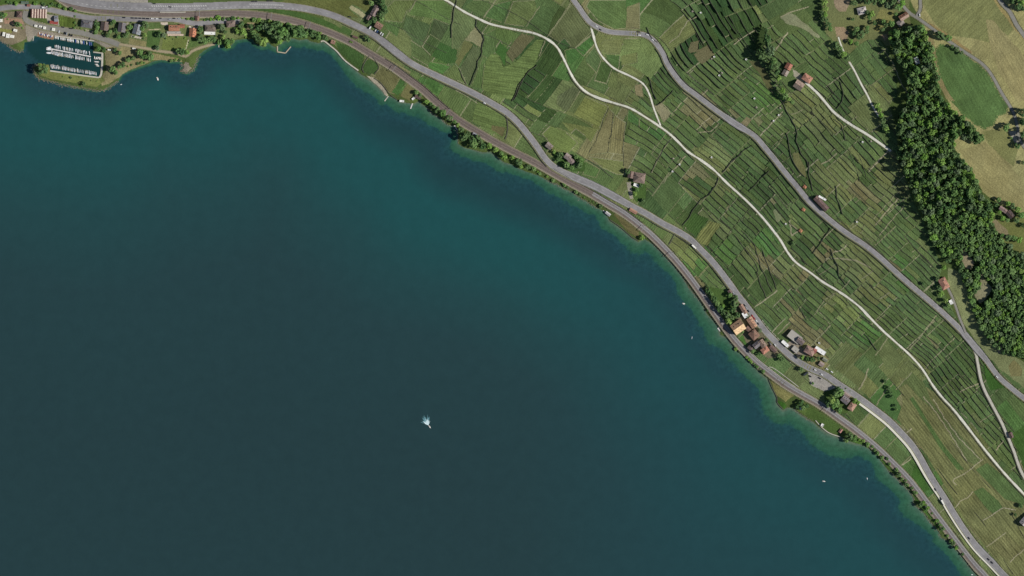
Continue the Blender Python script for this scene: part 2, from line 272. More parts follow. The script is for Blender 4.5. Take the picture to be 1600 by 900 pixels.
SEEDS = '''520,5,30,0,O 545,20,30,0,O 500,12,15,0,O 565,8,30,0,O 615,15,30,0,O 632,30,120,0,G 612,42,30,0,G 640,8,30,0,O 665,12,20,0,L 660,30,20,0,L 650,45,30,0,D 625,60,30,0,G 660,62,40,0,D 640,75,35,0,G 668,85,35,0,G 680,40,30,0,D 690,20,20,0,L 700,5,30,0,O 715,30,60,0,G 725,12,30,0,G
690,65,60,0,D 675,70,60,0,G 700,80,35,0,B 685,100,35,0,B 705,100,35,0,G 720,75,60,0,O 735,90,60,0,D 745,110,70,0,D 725,115,60,0,G 750,130,80,0,G 765,60,60,0,G 770,20,30,0,G 790,8,30,0,G 800,30,30,0,G 760,5,30,0,O 825,25,30,0,O 850,15,30,0,G 845,38,30,0,D 870,8,30,0,O 882,30,60,0,T 905,55,60,0,D
880,55,60,0,D 885,70,45,0,D 900,75,45,0,G 920,70,45,0,B 925,95,45,0,D 905,92,45,0,B 915,112,45,0,G 935,115,45,0,G 945,100,60,0,D 860,80,40,0,D 845,72,40,0,D 870,98,40,0,D 835,100,50,12,D 850,118,50,0,D 870,122,40,0,D 825,120,50,10,D 815,142,50,9,D 840,140,50,10,D 860,145,40,0,D 880,142,120,0,O
845,165,45,9,D 860,175,45,10,D 835,185,45,8,G 870,190,40,0,G 890,165,120,0,G 905,155,120,0,O 930,162,30,0,Y 915,175,120,0,Y 940,185,120,0,Y 890,195,30,0,G 910,197,40,0,Y 880,215,40,0,Y 900,225,40,0,O 920,215,40,0,Y 945,205,100,0,T 945,232,100,0,T 965,200,100,0,T 965,240,100,0,T 940,260,30,0,O 960,270,40,0,O 920,250,30,0,G 925,272,35,0,G 950,290,35,0,G 970,300,35,0,O 985,250,90,0,O 985,225,90,0,G 990,200,90,0,G
960,140,20,0,O 980,152,20,0,O 990,135,20,0,G 960,85,20,0,O 985,80,20,0,O 960,65,30,0,O 985,102,20,0,O 1005,75,20,0,L 1000,105,20,0,G 985,20,30,0,B 965,10,30,0,B 940,20,30,0,G 960,40,30,0,B 995,30,20,0,T 1010,10,20,0,T 1010,40,30,0,G 1030,20,40,0,D 1045,35,30,0,O 1070,15,30,0,G 1060,48,30,0,O 1085,30,100,0,G 1040,110,65,8,D 1025,105,65,8,D 1050,130,50,8,D 1035,140,50,8,D 1055,152,45,0,G 1030,155,60,8,D 1012,120,70,0,G
1065,70,100,7,D 1080,65,100,7,D 1100,30,75,8,D 1110,52,70,8,D 1130,20,78,9,D 1135,50,65,9,D 1150,75,60,9,D 1115,80,55,8,D 1090,80,75,8,D 1075,98,55,8,G 1095,105,45,8,G 1120,105,42,8,G 1145,100,42,8,G 1160,30,75,10,D 1155,8,80,10,G 1185,15,75,11,D 1175,45,75,10,D 1165,92,45,8,G 1220,10,15,0,G 1250,8,15,0,G 1270,25,15,0,D 1215,42,60,0,G 1225,60,30,0,G 1240,80,20,0,G 1222,82,20,0,G 1260,60,45,9,G 1275,80,45,8,D 1255,92,40,0,G 1290,80,45,8,G 1285,110,45,9,G 1305,100,50,10,D 1300,130,50,9,G 1320,120,60,11,D
1340,92,45,0,G 1360,80,60,0,G 1350,112,55,11,G 1375,105,55,12,G 1330,137,60,11,G 1390,132,60,11,D 1370,142,55,11,O 1340,162,50,9,O 1360,175,50,0,O 1385,160,50,0,O 1100,128,40,8,G 1125,135,45,8,G 1150,130,45,8,G 1175,120,45,8,D 1140,160,55,8,D 1165,155,45,8,G 1190,150,45,8,B 1175,182,40,8,G 1200,180,42,8,G 1215,200,42,8,G 1195,205,40,8,G 1225,225,50,8,D 1205,120,45,8,G 1240,215,50,8,D 1255,182,50,9,O 1245,250,55,9,D 1265,220,55,9,G 1275,260,55,9,G 1260,290,55,9,D
1075,165,45,8,T 1095,180,42,9,T 1115,195,40,9,D 1060,190,45,9,G 1070,215,45,10,G 1090,215,42,9,G 1110,230,42,8,O 1090,240,42,0,O 1130,215,40,8,G 1130,250,42,8,O 1150,235,42,7,G 1155,265,42,7,D 1175,255,42,7,G 1165,290,42,8,G 1190,280,45,7,D 1200,300,45,7,D 1215,290,50,8,D 1182,312,45,8,D 1210,325,55,8,D 1225,315,55,9,G 1240,342,50,9,L 1245,320,50,9,G 1230,365,50,9,G 1260,350,48,9,G 1250,380,48,9,D 1275,370,45,8,G 1290,370,45,8,D 1265,402,45,8,D 1290,397,55,8,T 1280,417,42,8,G 1310,395,50,8,O 1300,430,42,8,G 1320,420,40,9,O 1345,410,42,8,O 1330,442,45,8,G 1355,435,42,8,O 1350,460,45,8,O 1375,440,42,8,G 1375,465,42,8,O 1370,490,42,8,G 1395,475,42,7,G 1415,490,42,7,G 1395,505,42,8,G 1420,515,42,7,G 1440,500,42,7,G 1440,537,42,7,G 1460,520,42,7,G 1465,552,42,7,G 1485,537,45,7,D 1490,565,60,8,D 1475,582,60,8,D 1500,592,60,7,D 1515,577,60,8,D 1482,607,60,8,D 1520,612,50,9,G 1502,632,50,9,G 1530,645,50,9,G 1555,675,50,9,G 1570,705,50,9,G 1590,740,50,9,G
1000,182,40,0,G 1005,202,40,0,B 1010,222,45,9,G 1025,217,45,0,B 1015,250,40,9,G 1035,247,40,9,G 1050,227,42,0,G 1045,270,40,0,D 1030,287,40,9,G 1065,257,40,10,G 1080,277,40,9,T 1065,297,40,9,G 1090,287,40,9,D 1040,310,38,0,G 1025,320,38,0,D 1060,332,38,0,D 1045,342,38,0,D 1090,312,40,9,O 1110,302,40,11,O 1085,337,40,0,D 1112,322,40,9,G 1095,357,60,0,D 1125,340,42,8,O 1135,320,42,8,G 1152,322,42,8,G 1140,352,45,8,G 1157,347,45,8,G 1167,367,48,8,G 1130,387,45,0,B 1150,402,45,0,G 1140,417,45,0,D 1180,352,48,8,D 1190,382,50,8,B 1175,397,50,8,O 1195,407,55,9,T 1205,432,60,9,T 1182,427,50,11,G 1215,402,50,9,G 1230,422,45,9,O 1240,442,45,0,O 1255,437,45,8,T 1170,452,50,0,D 1195,462,45,0,D 1215,452,45,8,G 1225,482,45,8,G 1200,492,50,0,G 1220,502,50,0,G 1250,462,45,9,G 1262,487,50,8,D 1245,502,45,8,T 1272,457,45,0,G 1290,472,40,0,O 1280,502,40,9,G 1300,492,40,9,G 1322,492,40,9,L 1330,522,40,9,G 1300,522,42,8,G 1280,532,42,8,T 1310,547,45,8,O 1335,547,45,8,G 1350,522,42,8,B 1362,552,42,8,G 1325,572,30,0,O 1340,592,30,0,O 1360,582,45,0,G 1377,562,40,0,D 1387,547,42,0,G 1370,607,30,0,O 1392,577,40,0,O 1402,602,45,0,O 1420,582,45,0,O 1395,627,50,0,B
1430,622,52,0,O 1425,652,52,0,T 1450,612,52,0,G 1470,642,52,0,G 1460,682,52,0,O 1440,692,52,0,T 1490,672,52,0,G 1500,702,52,0,O 1475,722,52,0,O 1520,722,52,0,L 1490,752,52,0,O 1530,752,52,0,G 1510,782,52,0,O 1550,772,52,0,G 1540,802,52,0,O 1570,792,52,0,O 1522,822,52,0,T 1560,832,52,0,O 1585,802,52,0,G 1542,852,52,0,O 1580,862,52,0,O 1590,775,52,0,G 1590,662,52,0,B 1575,622,52,0,G 1560,604,52,0,G 1592,642,52,0,G 1600,890,52,0,O
1260,160,50,0,O 1285,177,50,9,O 1310,160,50,0,D 1300,202,50,9,O 1325,205,50,9,G 1285,217,50,9,O 1310,232,50,9,G 1335,237,48,9,O 1360,237,48,9,G 1300,262,50,9,O 1325,267,52,9,O 1347,267,52,9,D 1370,262,48,9,D 1385,272,45,8,O 1290,287,45,9,O 1310,297,45,8,O 1335,292,50,9,T 1355,302,50,8,T 1380,302,45,8,O 1400,297,45,8,O 1320,322,45,8,G 1340,332,45,8,G 1365,332,45,8,O 1390,332,45,8,G 1410,322,45,8,G 1350,357,45,8,O 1375,357,45,8,G 1400,362,45,8,G 1425,352,48,9,G 1432,382,48,9,G 1405,387,45,8,G 1385,382,45,8,G 1432,412,48,8,G 1455,402,48,8,G 1460,432,48,8,G 1410,417,48,7,B
690,140,35,0,B 705,152,35,0,G 720,167,35,0,G 735,177,35,0,G 762,187,15,0,L 780,182,15,0,L 790,202,35,0,O 803,212,35,0,O 610,142,35,0,O 620,132,35,0,T 630,132,35,0,B 640,142,35,0,O 590,110,35,0,D 560,52,30,0,G 590,82,35,0,O 640,117,35,0,G 665,132,35,0,B 850,252,35,0,G 1040,365,35,0,O 1055,382,40,0,O 1075,402,45,0,L 1085,422,45,0,B 1100,432,50,0,G 1115,447,50,0,G 1030,352,35,0,G 1220,570,40,0,G 1235,587,40,0,O 1255,602,40,0,G 1270,612,40,0,O 1280,627,40,0,O 1350,652,40,0,D 1370,662,40,0,O 1385,674,45,0,G 1400,692,50,0,G 1420,717,50,0,G 1440,747,55,0,B 1480,810,55,0,O 1510,850,55,0,O'''
SD = []
for a in SEEDS.split():
    q = a.split(','); SD.append((float(q[0]), float(q[1]), math.radians(float(q[2])), float(q[3]), q[4]))
VINE = pl('525,-45 1286,-45 1286,44 1308,74 1328,84 1340,72 1356,62 1374,62 1388,78 1400,98 1402,150 1390,165 1400,200 1405,250 1425,310 1445,350 1460,388 1472,418 1466,440 1480,468 1500,506 1530,545 1645,640 1645,945 1570,945') + [p for p in reversed(RAILL) if 655 < p[0] < 1535] + pl('600,150 560,110 520,75 500,50')
vine = fill(VINE, cx, cy) & landmask & (SDP > 5)
sx = np.array([s[0] for s in SD]); sy = np.array([s[1] for s in SD])
# terrace coordinates: v climbs the slope, u runs along it; both fitted to the observed run of the walls
def run_dir(x, y, th, s):
    d = math.degrees(th)
    if s == 0:
        if d >= 90: d -= 90
        if x < 960 and y < 300: d = 30
        if 1060 < x < 1300 and y < 100: d = 58
    return math.radians(d)
TD = np.array([run_dir(*q[:4]) for q in SD]); cgs = 8
pgx = np.arange(X0 - 8, X0 + NX + 16, cgs, dtype=float); pgy = np.arange(Y0 - 8, Y0 + NY + 16, cgs, dtype=float); PGX, PGY = np.meshgrid(pgx, pgy)
num = np.zeros(PGX.shape); den = np.full(PGX.shape, 1e-6)
for x, y, d in zip(sx, sy, TD):
    w_ = np.exp(-((PGX - x) ** 2 + (PGY - y) ** 2) / (2 * 21.0 ** 2)) + 1e-5 * np.exp(-((PGX - x) ** 2 + (PGY - y) ** 2) / (2 * 150.0 ** 2)); num += w_ * d; den += w_
TF = num / den
def potential(gx_, gy_):
    """least-squares height field whose gradient is (gx_, gy_)"""
    ex = .5 * (gx_[:, 1:] + gx_[:, :-1]) * cgs; ey = .5 * (gy_[1:] + gy_[:-1]) * cgs
    def At(a, b):
        o = np.zeros(PGX.shape); o[:, 1:] += a; o[:, :-1] -= a; o[1:] += b; o[:-1] -= b; return o
    A = lambda f: At(f[:, 1:] - f[:, :-1], f[1:] - f[:-1])
    f = PGX * gx_.mean() + PGY * gy_.mean(); r = At(ex, ey) - A(f); p = r.copy(); rs = (r * r).sum()
    for _ in range(500):
        q = A(p); a = rs / ((p * q).sum() + 1e-12); f += a * p; r -= a * q; rn = (r * r).sum()
        if rn < 1e-4: break
        p = r + rn / rs * p; rs = rn
    return f
UPOT = potential(np.cos(TF), np.sin(TF)); VPOT = potential(np.sin(TF), -np.cos(TF))
def psamp(F, px, py):
    fx = np.clip((np.asarray(px, float) - pgx[0]) / cgs, 0, F.shape[1] - 1.001); fy = np.clip((np.asarray(py, float) - pgy[0]) / cgs, 0, F.shape[0] - 1.001); i = fx.astype(int); j = fy.astype(int); a = fx - i; b = fy - j
    return F[j, i] * (1 - a) * (1 - b) + F[j, i + 1] * a * (1 - b) + F[j + 1, i] * (1 - a) * b + F[j + 1, i + 1] * a * b
UU = psamp(blur(UPOT, 1, 1), CXX, CYY); VV = psamp(blur(VPOT, 1, 1), CXX, CYY)
def hsh(*k):
    h = 0.0
    for q, m_ in zip(k, (12.9898, 78.233, 37.719, 93.13)): h = h + np.asarray(q, float) * m_
    return np.mod(np.abs(np.sin(h) * 43758.5453), 1.0)
jj, ii = np.nonzero(vine); vx = cx[ii]; vy = cy[jj]; uu = UU[jj, ii]; vv = VV[jj, ii]
RH = 46.0; vw = vv + 5 * np.sin(uu / 57 + 1) + 3 * np.sin(uu / 23); rowi = np.floor(vw / RH).astype(int); rowf = vw - rowi * RH
ub = 30 + 26 * hsh(rowi, 3); uw = (uu + 7 * np.sin(uu / 17 + rowi * 2.1) + 60 * hsh(rowi, 5)) / ub; coli = np.floor(uw).astype(int); colf = (uw - coli) * ub
bk = (rowi + 400) * 4000 + coli + 2000; ubk, binv = np.unique(bk, return_inverse=True); bn = np.bincount(binv)
bcx = np.bincount(binv, vx) / bn; bcy = np.bincount(binv, vy) / bn; bseed = np.argmin(np.hypot(bcx[:, None] - sx, bcy[:, None] - sy), 1)
BS = np.array([SD[n][3] for n in bseed]); NB = np.arange(len(ubk)); brow = ubk // 4000 - 400
BPH = np.where(hsh(NB, 1) < .55, hsh(brow, 9), hsh(NB, 2)); BSUBV = 1 + (hsh(NB, 4) < .5); BSUBU = 1 + (hsh(NB, 6) < .35)
BS = np.where((BS == 0) & (bcx > 1000) & (bcy < 560) & (hsh(NB, 31) < .6), 10, BS)
BS = np.where(BS > 0, np.clip(BS * (.82 + .42 * hsh(NB, 11)), 6.2, 13), 0)
TV = vv + .9 * np.sin(uu / 13.0 + brow[binv]) + .35 * np.sin(uu / 4.3 + 2 * brow[binv])
ter = BS[binv] > 0; sb = np.maximum(BS[binv], 1)
band = np.where(ter, np.floor(TV / sb + BPH[binv]), np.floor(rowf / RH * BSUBV[binv] + .001)).astype(int)
qlen = 22 + 40 * hsh(band, binv, 3); q_i = np.where(ter, np.floor((uu + 50 * hsh(band, 2, binv)) / qlen), np.floor(colf / ub * BSUBU[binv])).astype(int)
bandn = band - band.min(); qn = q_i - q_i.min()
key = (binv.astype(np.int64) * 4000 + bandn) * 400 + qn
uk, inv = np.unique(key, return_inverse=True); pn = np.bincount(inv); pcx = np.bincount(inv, vx) / pn; pcy = np.bincount(inv, vy) / pn; pseed = np.argmin(np.hypot(pcx[:, None] - sx, pcy[:, None] - sy), 1); pblk = uk // 1600000
base = len(REG) + 1
for i, k in enumerate(uk):
    n = pseed[i]; r = random.Random(int(k)); tk = SD[n][4]
    if tk == 'D' and ((1055 < pcx[i] < 1200 and pcy[i] < 92) or (800 < pcx[i] < 905 and 62 < pcy[i] < 215)): tk = 'K'  # top centre: shade of a sun-averted slope put into the tint; west: darker vines
    tn = TONE[tk]; f = r.uniform(.93, 1.07); g = r.uniform(-3, 3)
    if r.random() < .02: tn = TONE[r.choice('GOTL')]
    big = pcx[i] > 1400 and pcy[i] > 600 and BS[pblk[i]] == 0; th = float(psamp(TF, pcx[i], pcy[i])); tr_ = BS[pblk[i]] > 0
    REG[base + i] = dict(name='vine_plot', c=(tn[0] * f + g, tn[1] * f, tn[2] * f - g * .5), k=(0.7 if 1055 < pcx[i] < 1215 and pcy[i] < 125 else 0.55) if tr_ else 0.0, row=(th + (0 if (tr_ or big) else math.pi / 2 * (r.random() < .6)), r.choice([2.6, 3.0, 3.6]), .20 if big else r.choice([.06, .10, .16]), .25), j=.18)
idm[jj, ii] = base + inv
# pale steps and paths between blocks
pm = ((colf < np.where(hsh(binv, 21) < .2, 1.6, 1.0)) & (hsh(binv, 22) < .8)) | (ter & (((uu + 50 * hsh(band, 2, binv)) / qlen - np.floor((uu + 50 * hsh(band, 2, binv)) / qlen)) * qlen < .85) & (hsh(band, binv, 7) < .38)) | ((rowf < 1.0) & (hsh(binv, 23) < .16)) | (~ter & (np.abs(colf / ub * BSUBU[binv] % 1) * ub < .9) & (hsh(binv, 24) < .5))
pu, pinv = np.unique(binv[pm], return_inverse=True); base = len(REG) + 1
for i, k in enumerate(pu):
    r = random.Random(int(k)); c = r.choice([(136, 138, 108), (122, 126, 94), (148, 148, 120), (112, 120, 84)]); REG[base + i] = dict(name='vineyard_path', c=c, k=0, row=None, j=0, dz=.25)
idm[jj[pm], ii[pm]] = base + pinv
BLK = -np.ones((NY, NX), int); BLK[jj, ii] = binv; TVF = np.zeros((NY, NX)); TVF[jj, ii] = TV; RWF = np.full((NY, NX), 99.0); RWF[jj, ii] = rowf
# thin pale verge between neighbouring plots on one terrace
# ------------------------------------------------------------------ named patches of ground: (name, outline, colour, rows)
PATCH = [
 ('meadow', pl('1400,-45 1645,-45 1645,330 1600,335 1560,318 1535,300 1522,270 1500,245 1486,225 1500,200 1470,130 1455,60 1440,35'), (144, 141, 97), (math.radians(-48), 4.2, .09, 0)),
 ('meadow', pl('1440,0 1470,-20 1540,-30 1565,10 1585,45 1560,70 1520,60 1480,55 1455,30'), (120, 124, 81), (math.radians(-45), 4.0, .10, 0)),
 ('meadow', pl('1541,30 1552,32 1590,75 1620,110 1620,150 1590,160 1560,110 1548,75'), (138, 133, 94), (math.radians(60), 4.5, .10, 0)),
 ('green_field', pl('1470,68 1488,73 1520,93 1542,110 1553,130 1568,155 1577,166 1572,178 1560,182 1552,196 1538,203 1520,193 1500,175 1480,150 1470,125 1464,100 1460,78'), (82, 107, 62), (math.radians(60), 5, .10, 0)),
 ('meadow', pl('1445,45 1458,60 1462,80 1466,110 1476,135 1492,158 1478,155 1462,120 1452,80'), (130, 122, 86), None),
 ('meadow', pl('1500,235 1540,222 1575,255 1600,285 1600,325 1555,310 1530,290 1518,262'), (137, 132, 91), (math.radians(40), 4.2, .08, 0)),
 ('meadow', pl('1535,205 1575,200 1590,230 1585,260 1570,250 1545,225'), (118, 121, 78), None),
 ('garden_ground', pl('1286,-45 1425,-45 1420,20 1425,45 1400,70 1385,72 1374,62 1356,62 1340,72 1328,84 1308,74 1286,44'), (104, 110, 72), None),
 ('bare_ground', pl('1300,-10 1332,-10 1327,8 1321,18 1312,18 1304,10'), (136, 122, 100), None),
 ('bare_ground', pl('1304,42 1318,42 1327,50 1324,60 1318,64 1308,58'), (142, 125, 102), None),
 ('meadow', pl('1366,40 1374,15 1395,16 1402,28 1392,45 1380,52 1366,48'), (122, 122, 76), None),
 ('bare_ground', pl('1375,55 1386,53 1388,60 1382,64'), (142, 124, 100), None),
 ('pale_plot', pl('1219,28 1232,19 1243,24 1258,37 1282,57 1278,60 1253,44 1229,37'), (128, 133, 104), (.6, 3, .08, 0)),
 ('forest_floor', pl('1390,60 1410,45 1440,40 1455,75 1462,110 1470,150 1490,175 1515,195 1537,215 1530,225 1505,215 1492,210 1490,230 1500,250 1515,260 1525,280 1535,305 1550,320 1548,345 1562,375 1590,395 1645,410 1645,570 1600,558 1570,552 1545,532 1525,500 1515,465 1500,425 1495,405 1480,402 1462,388 1455,365 1445,340 1430,310 1420,285 1408,260 1400,240 1408,220 1400,205 1404,180 1418,165 1420,130 1412,110 1395,80'), (44, 60, 32), None),
 ('meadow', pl('1482,418 1500,425 1510,450 1517,470 1526,500 1545,532 1575,552 1645,590 1645,640 1560,575 1530,540 1505,505 1492,470 1480,445'), (120, 128, 90), (.9, 3, .06, 0)),
 ('clearing', pl('1503,395 1508,391 1514,400 1523,410 1518,421 1510,420 1504,408'), (138, 130, 106), None),
 ('clearing', pl('1532,423 1537,434 1550,450 1546,460 1538,470 1530,474 1523,460 1531,450'), (130, 128, 102), None),
 ('bare_ground', pl('1552,520 1558,518 1566,532 1568,552 1560,552'), (136, 126, 108), None),
 ('meadow', pl('1575,572 1585,562 1597,576 1596,588 1580,588'), (116, 114, 78), None),
 ('garden_ground', pl('1548,345 1565,340 1600,335 1645,335 1645,410 1592,395 1570,380'), (104, 110, 64), None),
 ('bare_ground', pl('1550,345 1556,342 1574,360 1578,376 1568,372 1556,360'), (128, 120, 92), None),
 ('striped_plot', pl('759,96 768,84 780,86 788,105 805,97 838,62 849,62 846,74 838,98 820,118 807,143 801,158 783,152 753,140 755,115'), (98, 116, 68), (math.radians(8), 3.7, .20, .30)),
 ('bright_plot', pl('773,82 782,65 795,80 790,86 789,104 782,88'), (66, 100, 50), None),
 ('brown_plot', pl('790,83 803,66 814,52 836,57 822,74 801,97'), (98, 98, 70), (math.radians(55), 3, .1, .2)),
 ('pale_plot', pl('743,42 755,60 752,75 738,66 727,63 735,50'), (134, 134, 100), None),
 ('olive_plot', pl('726,64 739,69 716,104 711,98'), (104, 108, 68), None),
 ('pale_plot', pl('545,12 550,8 574,24 569,30'), (152, 150, 116), None),
 ('mown_field', pl('500,0 580,0 575,20 552,7 544,12 560,28 540,25 510,16 490,10 440,3 480,-30'), (92, 98, 56), (math.radians(30), 3, .1, .1)),
 ('grass_bank', pl('395,15 420,13 450,16 480,22 510,32 533,44 533,51 510,42 480,32 450,26 420,20 395,19'), (66, 92, 48), None),
 ('lawn', pl('526,66 545,72 571,86 566,100 561,108 545,95 530,80'), (64, 90, 48), (math.radians(55), 2.6, .1, .1)),
 ('lawn', pl('583,90 592,104 586,117 568,111 572,95'), (64, 88, 48), None),
 ('lawn', pl('535,40 551,48 548,57 532,50'), (70, 94, 52), None),
 ('brown_plot', pl('587,118 598,103 624,120 612,145 600,140'), (98, 99, 66), (math.radians(60), 2.6, .12, .2)),
 ('bright_plot', pl('612,144 626,122 634,127 622,150'), (68, 100, 54), None),
 ('olive_plot', pl('626,150 637,128 648,140 640,158'), (104, 104, 68), None),
 ('beach', pl('573,118 585,122 598,135 607,149 604,152 590,138 576,122'), (168, 160, 142), None),
 ('bright_plot', pl('665,128 672,122 688,131 682,147'), (68, 100, 54), None),
 ('striped_plot', pl('740,175 747,160 788,182 792,196 786,216 765,205 738,190'), (92, 110, 64), (math.radians(18), 3.4, .18, .3)),
 ('brown_plot', pl('768,196 790,199 786,214 768,203'), (100, 98, 66), None),
 ('striped_plot', pl('1087,372 1108,345 1126,350 1105,384 1092,379'), (112, 118, 72), (math.radians(-52), 3.6, .22, .35)),
 ('striped_plot', pl('1067,350 1083,332 1107,342 1087,370'), (66, 92, 48), (math.radians(-52), 3.4, .15, .3)),
 ('bare_ground', pl('1020,165 1034,160 1048,178 1038,192 1030,180'), (126, 124, 98), None),
 ('bare_ground', pl('991,133 1003,131 1005,152 993,148'), (126, 120, 90), None),
 ('bare_ground', pl('1155,195 1166,182 1176,187 1164,201'), (122, 116, 88), (.8, 3, .1, 0)),
 ('pale_plot', pl('1177,185 1186,181 1193,190 1185,199'), (116, 120, 86), (.8, 3.4, .2, 0)),
 ('bare_ground', pl('1080,66 1092,63 1092,80 1080,83 1076,80'), (106, 104, 76), None),
 ('bare_ground', pl('1083,85 1105,70 1118,85 1098,100 1090,95'), (104, 102, 74), None),
 ('pale_plot', pl('1208,330 1213,326 1222,342 1215,348'), (118, 126, 92), None),
 ('painted_shade_bank', pl('1180,70 1190,40 1197,45 1192,95 1182,95'), (58, 76, 42), None),  # tree shade beside the hamlet hedge painted into the ground colour
 ('bare_ground', pl('1170,95 1185,96 1200,115 1208,140 1200,140 1190,120'), (92, 94, 62), None),
 ('olive_plot', pl('1238,240 1248,238 1258,262 1260,278 1250,272 1240,258'), (108, 110, 72), None),
 ('tan_plot', pl('960,335 967,332 1000,355 998,372 985,365 970,350'), (100, 96, 64), (math.radians(35), 2.6, .15, .2)),
 ('tan_plot', pl('1202,592 1215,596 1232,610 1240,618 1228,628 1214,618'), (122, 120, 76), (math.radians(40), 3, .1, .1)),
 ('lawn', pl('1256,642 1268,636 1285,648 1312,665 1310,678 1295,675 1280,662 1262,652'), (70, 92, 46), (math.radians(30), 3, .08, .1)),
 ('bright_bank', pl('1214,625 1226,630 1230,634 1224,640 1216,632'), (62, 100, 40), None),
 ('lake_bank', pl('1315,678 1345,690 1370,708 1400,735 1430,768 1460,805 1490,845 1520,885 1500,865 1470,830 1440,795 1405,745 1370,716 1340,700'), (74, 104, 48), None),
 ('lawn', pl('1430,725 1440,738 1452,765 1442,770 1425,745'), (62, 94, 44), None),
 ('car_park', pl('1261,578 1275,583 1300,590 1315,600 1306,609 1294,614 1278,607 1266,600'), (154, 151, 146), None),
 ('yard', pl('1228,538 1240,530 1262,552 1254,562 1240,552'), (138, 130, 118), None),
 ('yard', pl('1238,108 1252,116 1262,128 1256,131 1240,120'), (158, 154, 136), None),
 ('yard', pl('980,285 986,284 990,310 984,311'), (150, 146, 134), None),
 ('garden_ground', pl('985,282 1010,290 1008,310 995,316 988,308'), (72, 98, 50), None),
 ('garden_ground', pl('862,240 875,238 900,245 915,255 912,268 895,268 872,258'), (64, 90, 46), None),
 ('garden_ground', pl('1108,448 1130,452 1145,462 1152,480 1150,498 1140,508 1130,500 1118,478'), (72, 96, 50), None),
 ('lawn', pl('1155,528 1163,520 1172,530 1164,540'), (72, 106, 52), None),
 ('village_ground', pl('1146,455 1160,475 1176,498 1192,520 1215,545 1222,558 1200,560 1180,545 1165,535 1150,500'), (108, 104, 84), None),
 ('garden_ground', pl('1288,612 1312,604 1330,625 1325,645 1305,648 1290,635'), (72, 92, 48), None),
 ('garden_ground', pl('1242,625 1262,632 1258,648 1244,640'), (84, 104, 54), None),
 ('park_lawn', pl('163,70 190,71 240,83 282,92 285,98 262,95 240,94 222,102 205,108 190,118 172,130 160,134 156,124 166,110'), (128, 122, 88), None),
 ('village_ground', pl('-45,18 38,18 42,60 30,66 20,70 -45,60'), (118, 110, 90), None),
 ('garden_ground', pl('118,30 250,33 252,78 190,66 160,56 118,44'), (98, 108, 70), None),
 ('garden_ground', pl('250,36 345,38 372,46 392,38 400,52 372,60 335,68 300,76 285,86 252,80'), (98, 108, 70), None),
 ('lawn', pl('233,33 252,34 250,46 233,46'), (82, 102, 60), None),
 ('lawn', pl('230,48 249,46 250,60 246,77 228,72'), (70, 94, 52), None),
 ('lawn', pl('256,57 292,57 296,76 270,80 252,76'), (100, 112, 62), None),
 ('lawn', pl('300,60 312,64 320,68 300,74 292,76'), (80, 102, 58), None),
 ('drive', pl('146,30 150,31 148,40 144,39'), (150, 144, 134), None), ('drive', pl('173,31 177,31 175,40 172,39'), (158, 150, 140), None), ('drive', pl('199,31 203,31 201,40 198,40'), (146, 140, 130), None), ('drive', pl('250,33 262,34 262,40 250,38'), (190, 180, 168), None), ('patio', pl('132,46 146,48 145,51 131,49'), (164, 156, 138), None), ('patio', pl('206,55 222,58 221,61 205,58'), (176, 170, 158), None), ('patio', pl('262,52 286,53 286,56 262,56'), (184, 166, 152), None), ('patio', pl('296,40 310,40 309,44 296,44'), (196, 188, 176), None), ('drive', pl('318,38 350,36 350,38 318,40'), (160, 152, 138), None), ('garden_path', pl('232,46 251,45 251,46.3 232,47.3'), (170, 160, 134), None), ('garden_path', pl('294,62 296,62 291,77 289,77'), (168, 168, 140), None), ('lawn', pl('203,60 228,65 227,76 201,70'), (124, 120, 84), None), ('bare_ground', pl('8,28 36,30 36,38 8,37'), (150, 122, 102), None), ('lawn', pl('0,44 20,47 18,52 0,49'), (120, 122, 70), None), ('drive', pl('70,22 90,24 92,40 74,36'), (142, 138, 130), None),
 ('small_vineyard', pl('93,20 119,24 116,43 92,40'), (76, 92, 42), (math.radians(95), 2.4, .2, .3)),
 ('sand_bank', pl('285,103 289,97 295,98 297,104 301,106 293,113 284,111'), (136, 130, 116), None),
 ('bank', pl('385,35 398,35 398,48 385,48'), (140, 132, 100), None),
 ('breakwater_top', pl('58,98 78,101 80,110 152,120 160,118 165,126 150,136 120,130 80,124 60,116'), (110, 118, 68), None),
 ('quay_slab', pl('42,30 62,34 90,42 130,50 186,64 186,72 165,74 148,66 88,56 84,62 62,58 52,64 44,66 40,48'), (134, 128, 116), None),
 ('boat_ramp', pl('60,50 85,56 84,62 68,60 58,56'), (142, 112, 92), None),
 ('lorry_park', pl('88,-45 230,-45 230,4 180,6 145,2 120,-4'), (148, 145, 136), None),
 ('gravel_lot', pl('112,-10 130,-10 146,2 146,9 136,9 122,4'), (196, 190, 166), None),
 ('rail_bank', pl('-45,-45 80,-45 100,5 160,22 240,26 240,28 150,26 100,16 60,9 -45,10'), (70, 92, 44), None),
 ('yard', pl('1575,205 1592,205 1598,222 1588,226 1582,216'), (150, 146, 136), None),
 ('dirt_margin', pl('1548,-5 1562,2 1586,38 1604,62 1598,62 1576,34'), (150, 138, 92), None),
 ('dirt_margin', pl('1440,30 1460,40 1485,56 1520,82 1515,84 1480,62 1445,40'), (140, 124, 86), None),
 ('farm_yard', pl('1590,800 1645,790 1645,850 1592,822'), (150, 144, 136), None),
 ('bright_plot', pl('1370,615 1392,612 1412,640 1410,665 1385,648'), (72, 102, 58), None),
 ('bright_plot', pl('1536,565 1542,566 1566,592 1572,605 1548,610 1540,590'), (62, 96, 44), None),
 ('bright_plot', pl('1580,680 1600,665 1645,700 1645,800 1605,745 1590,705'), (66, 96, 46), (math.radians(52), 3, .1, .2)),
]
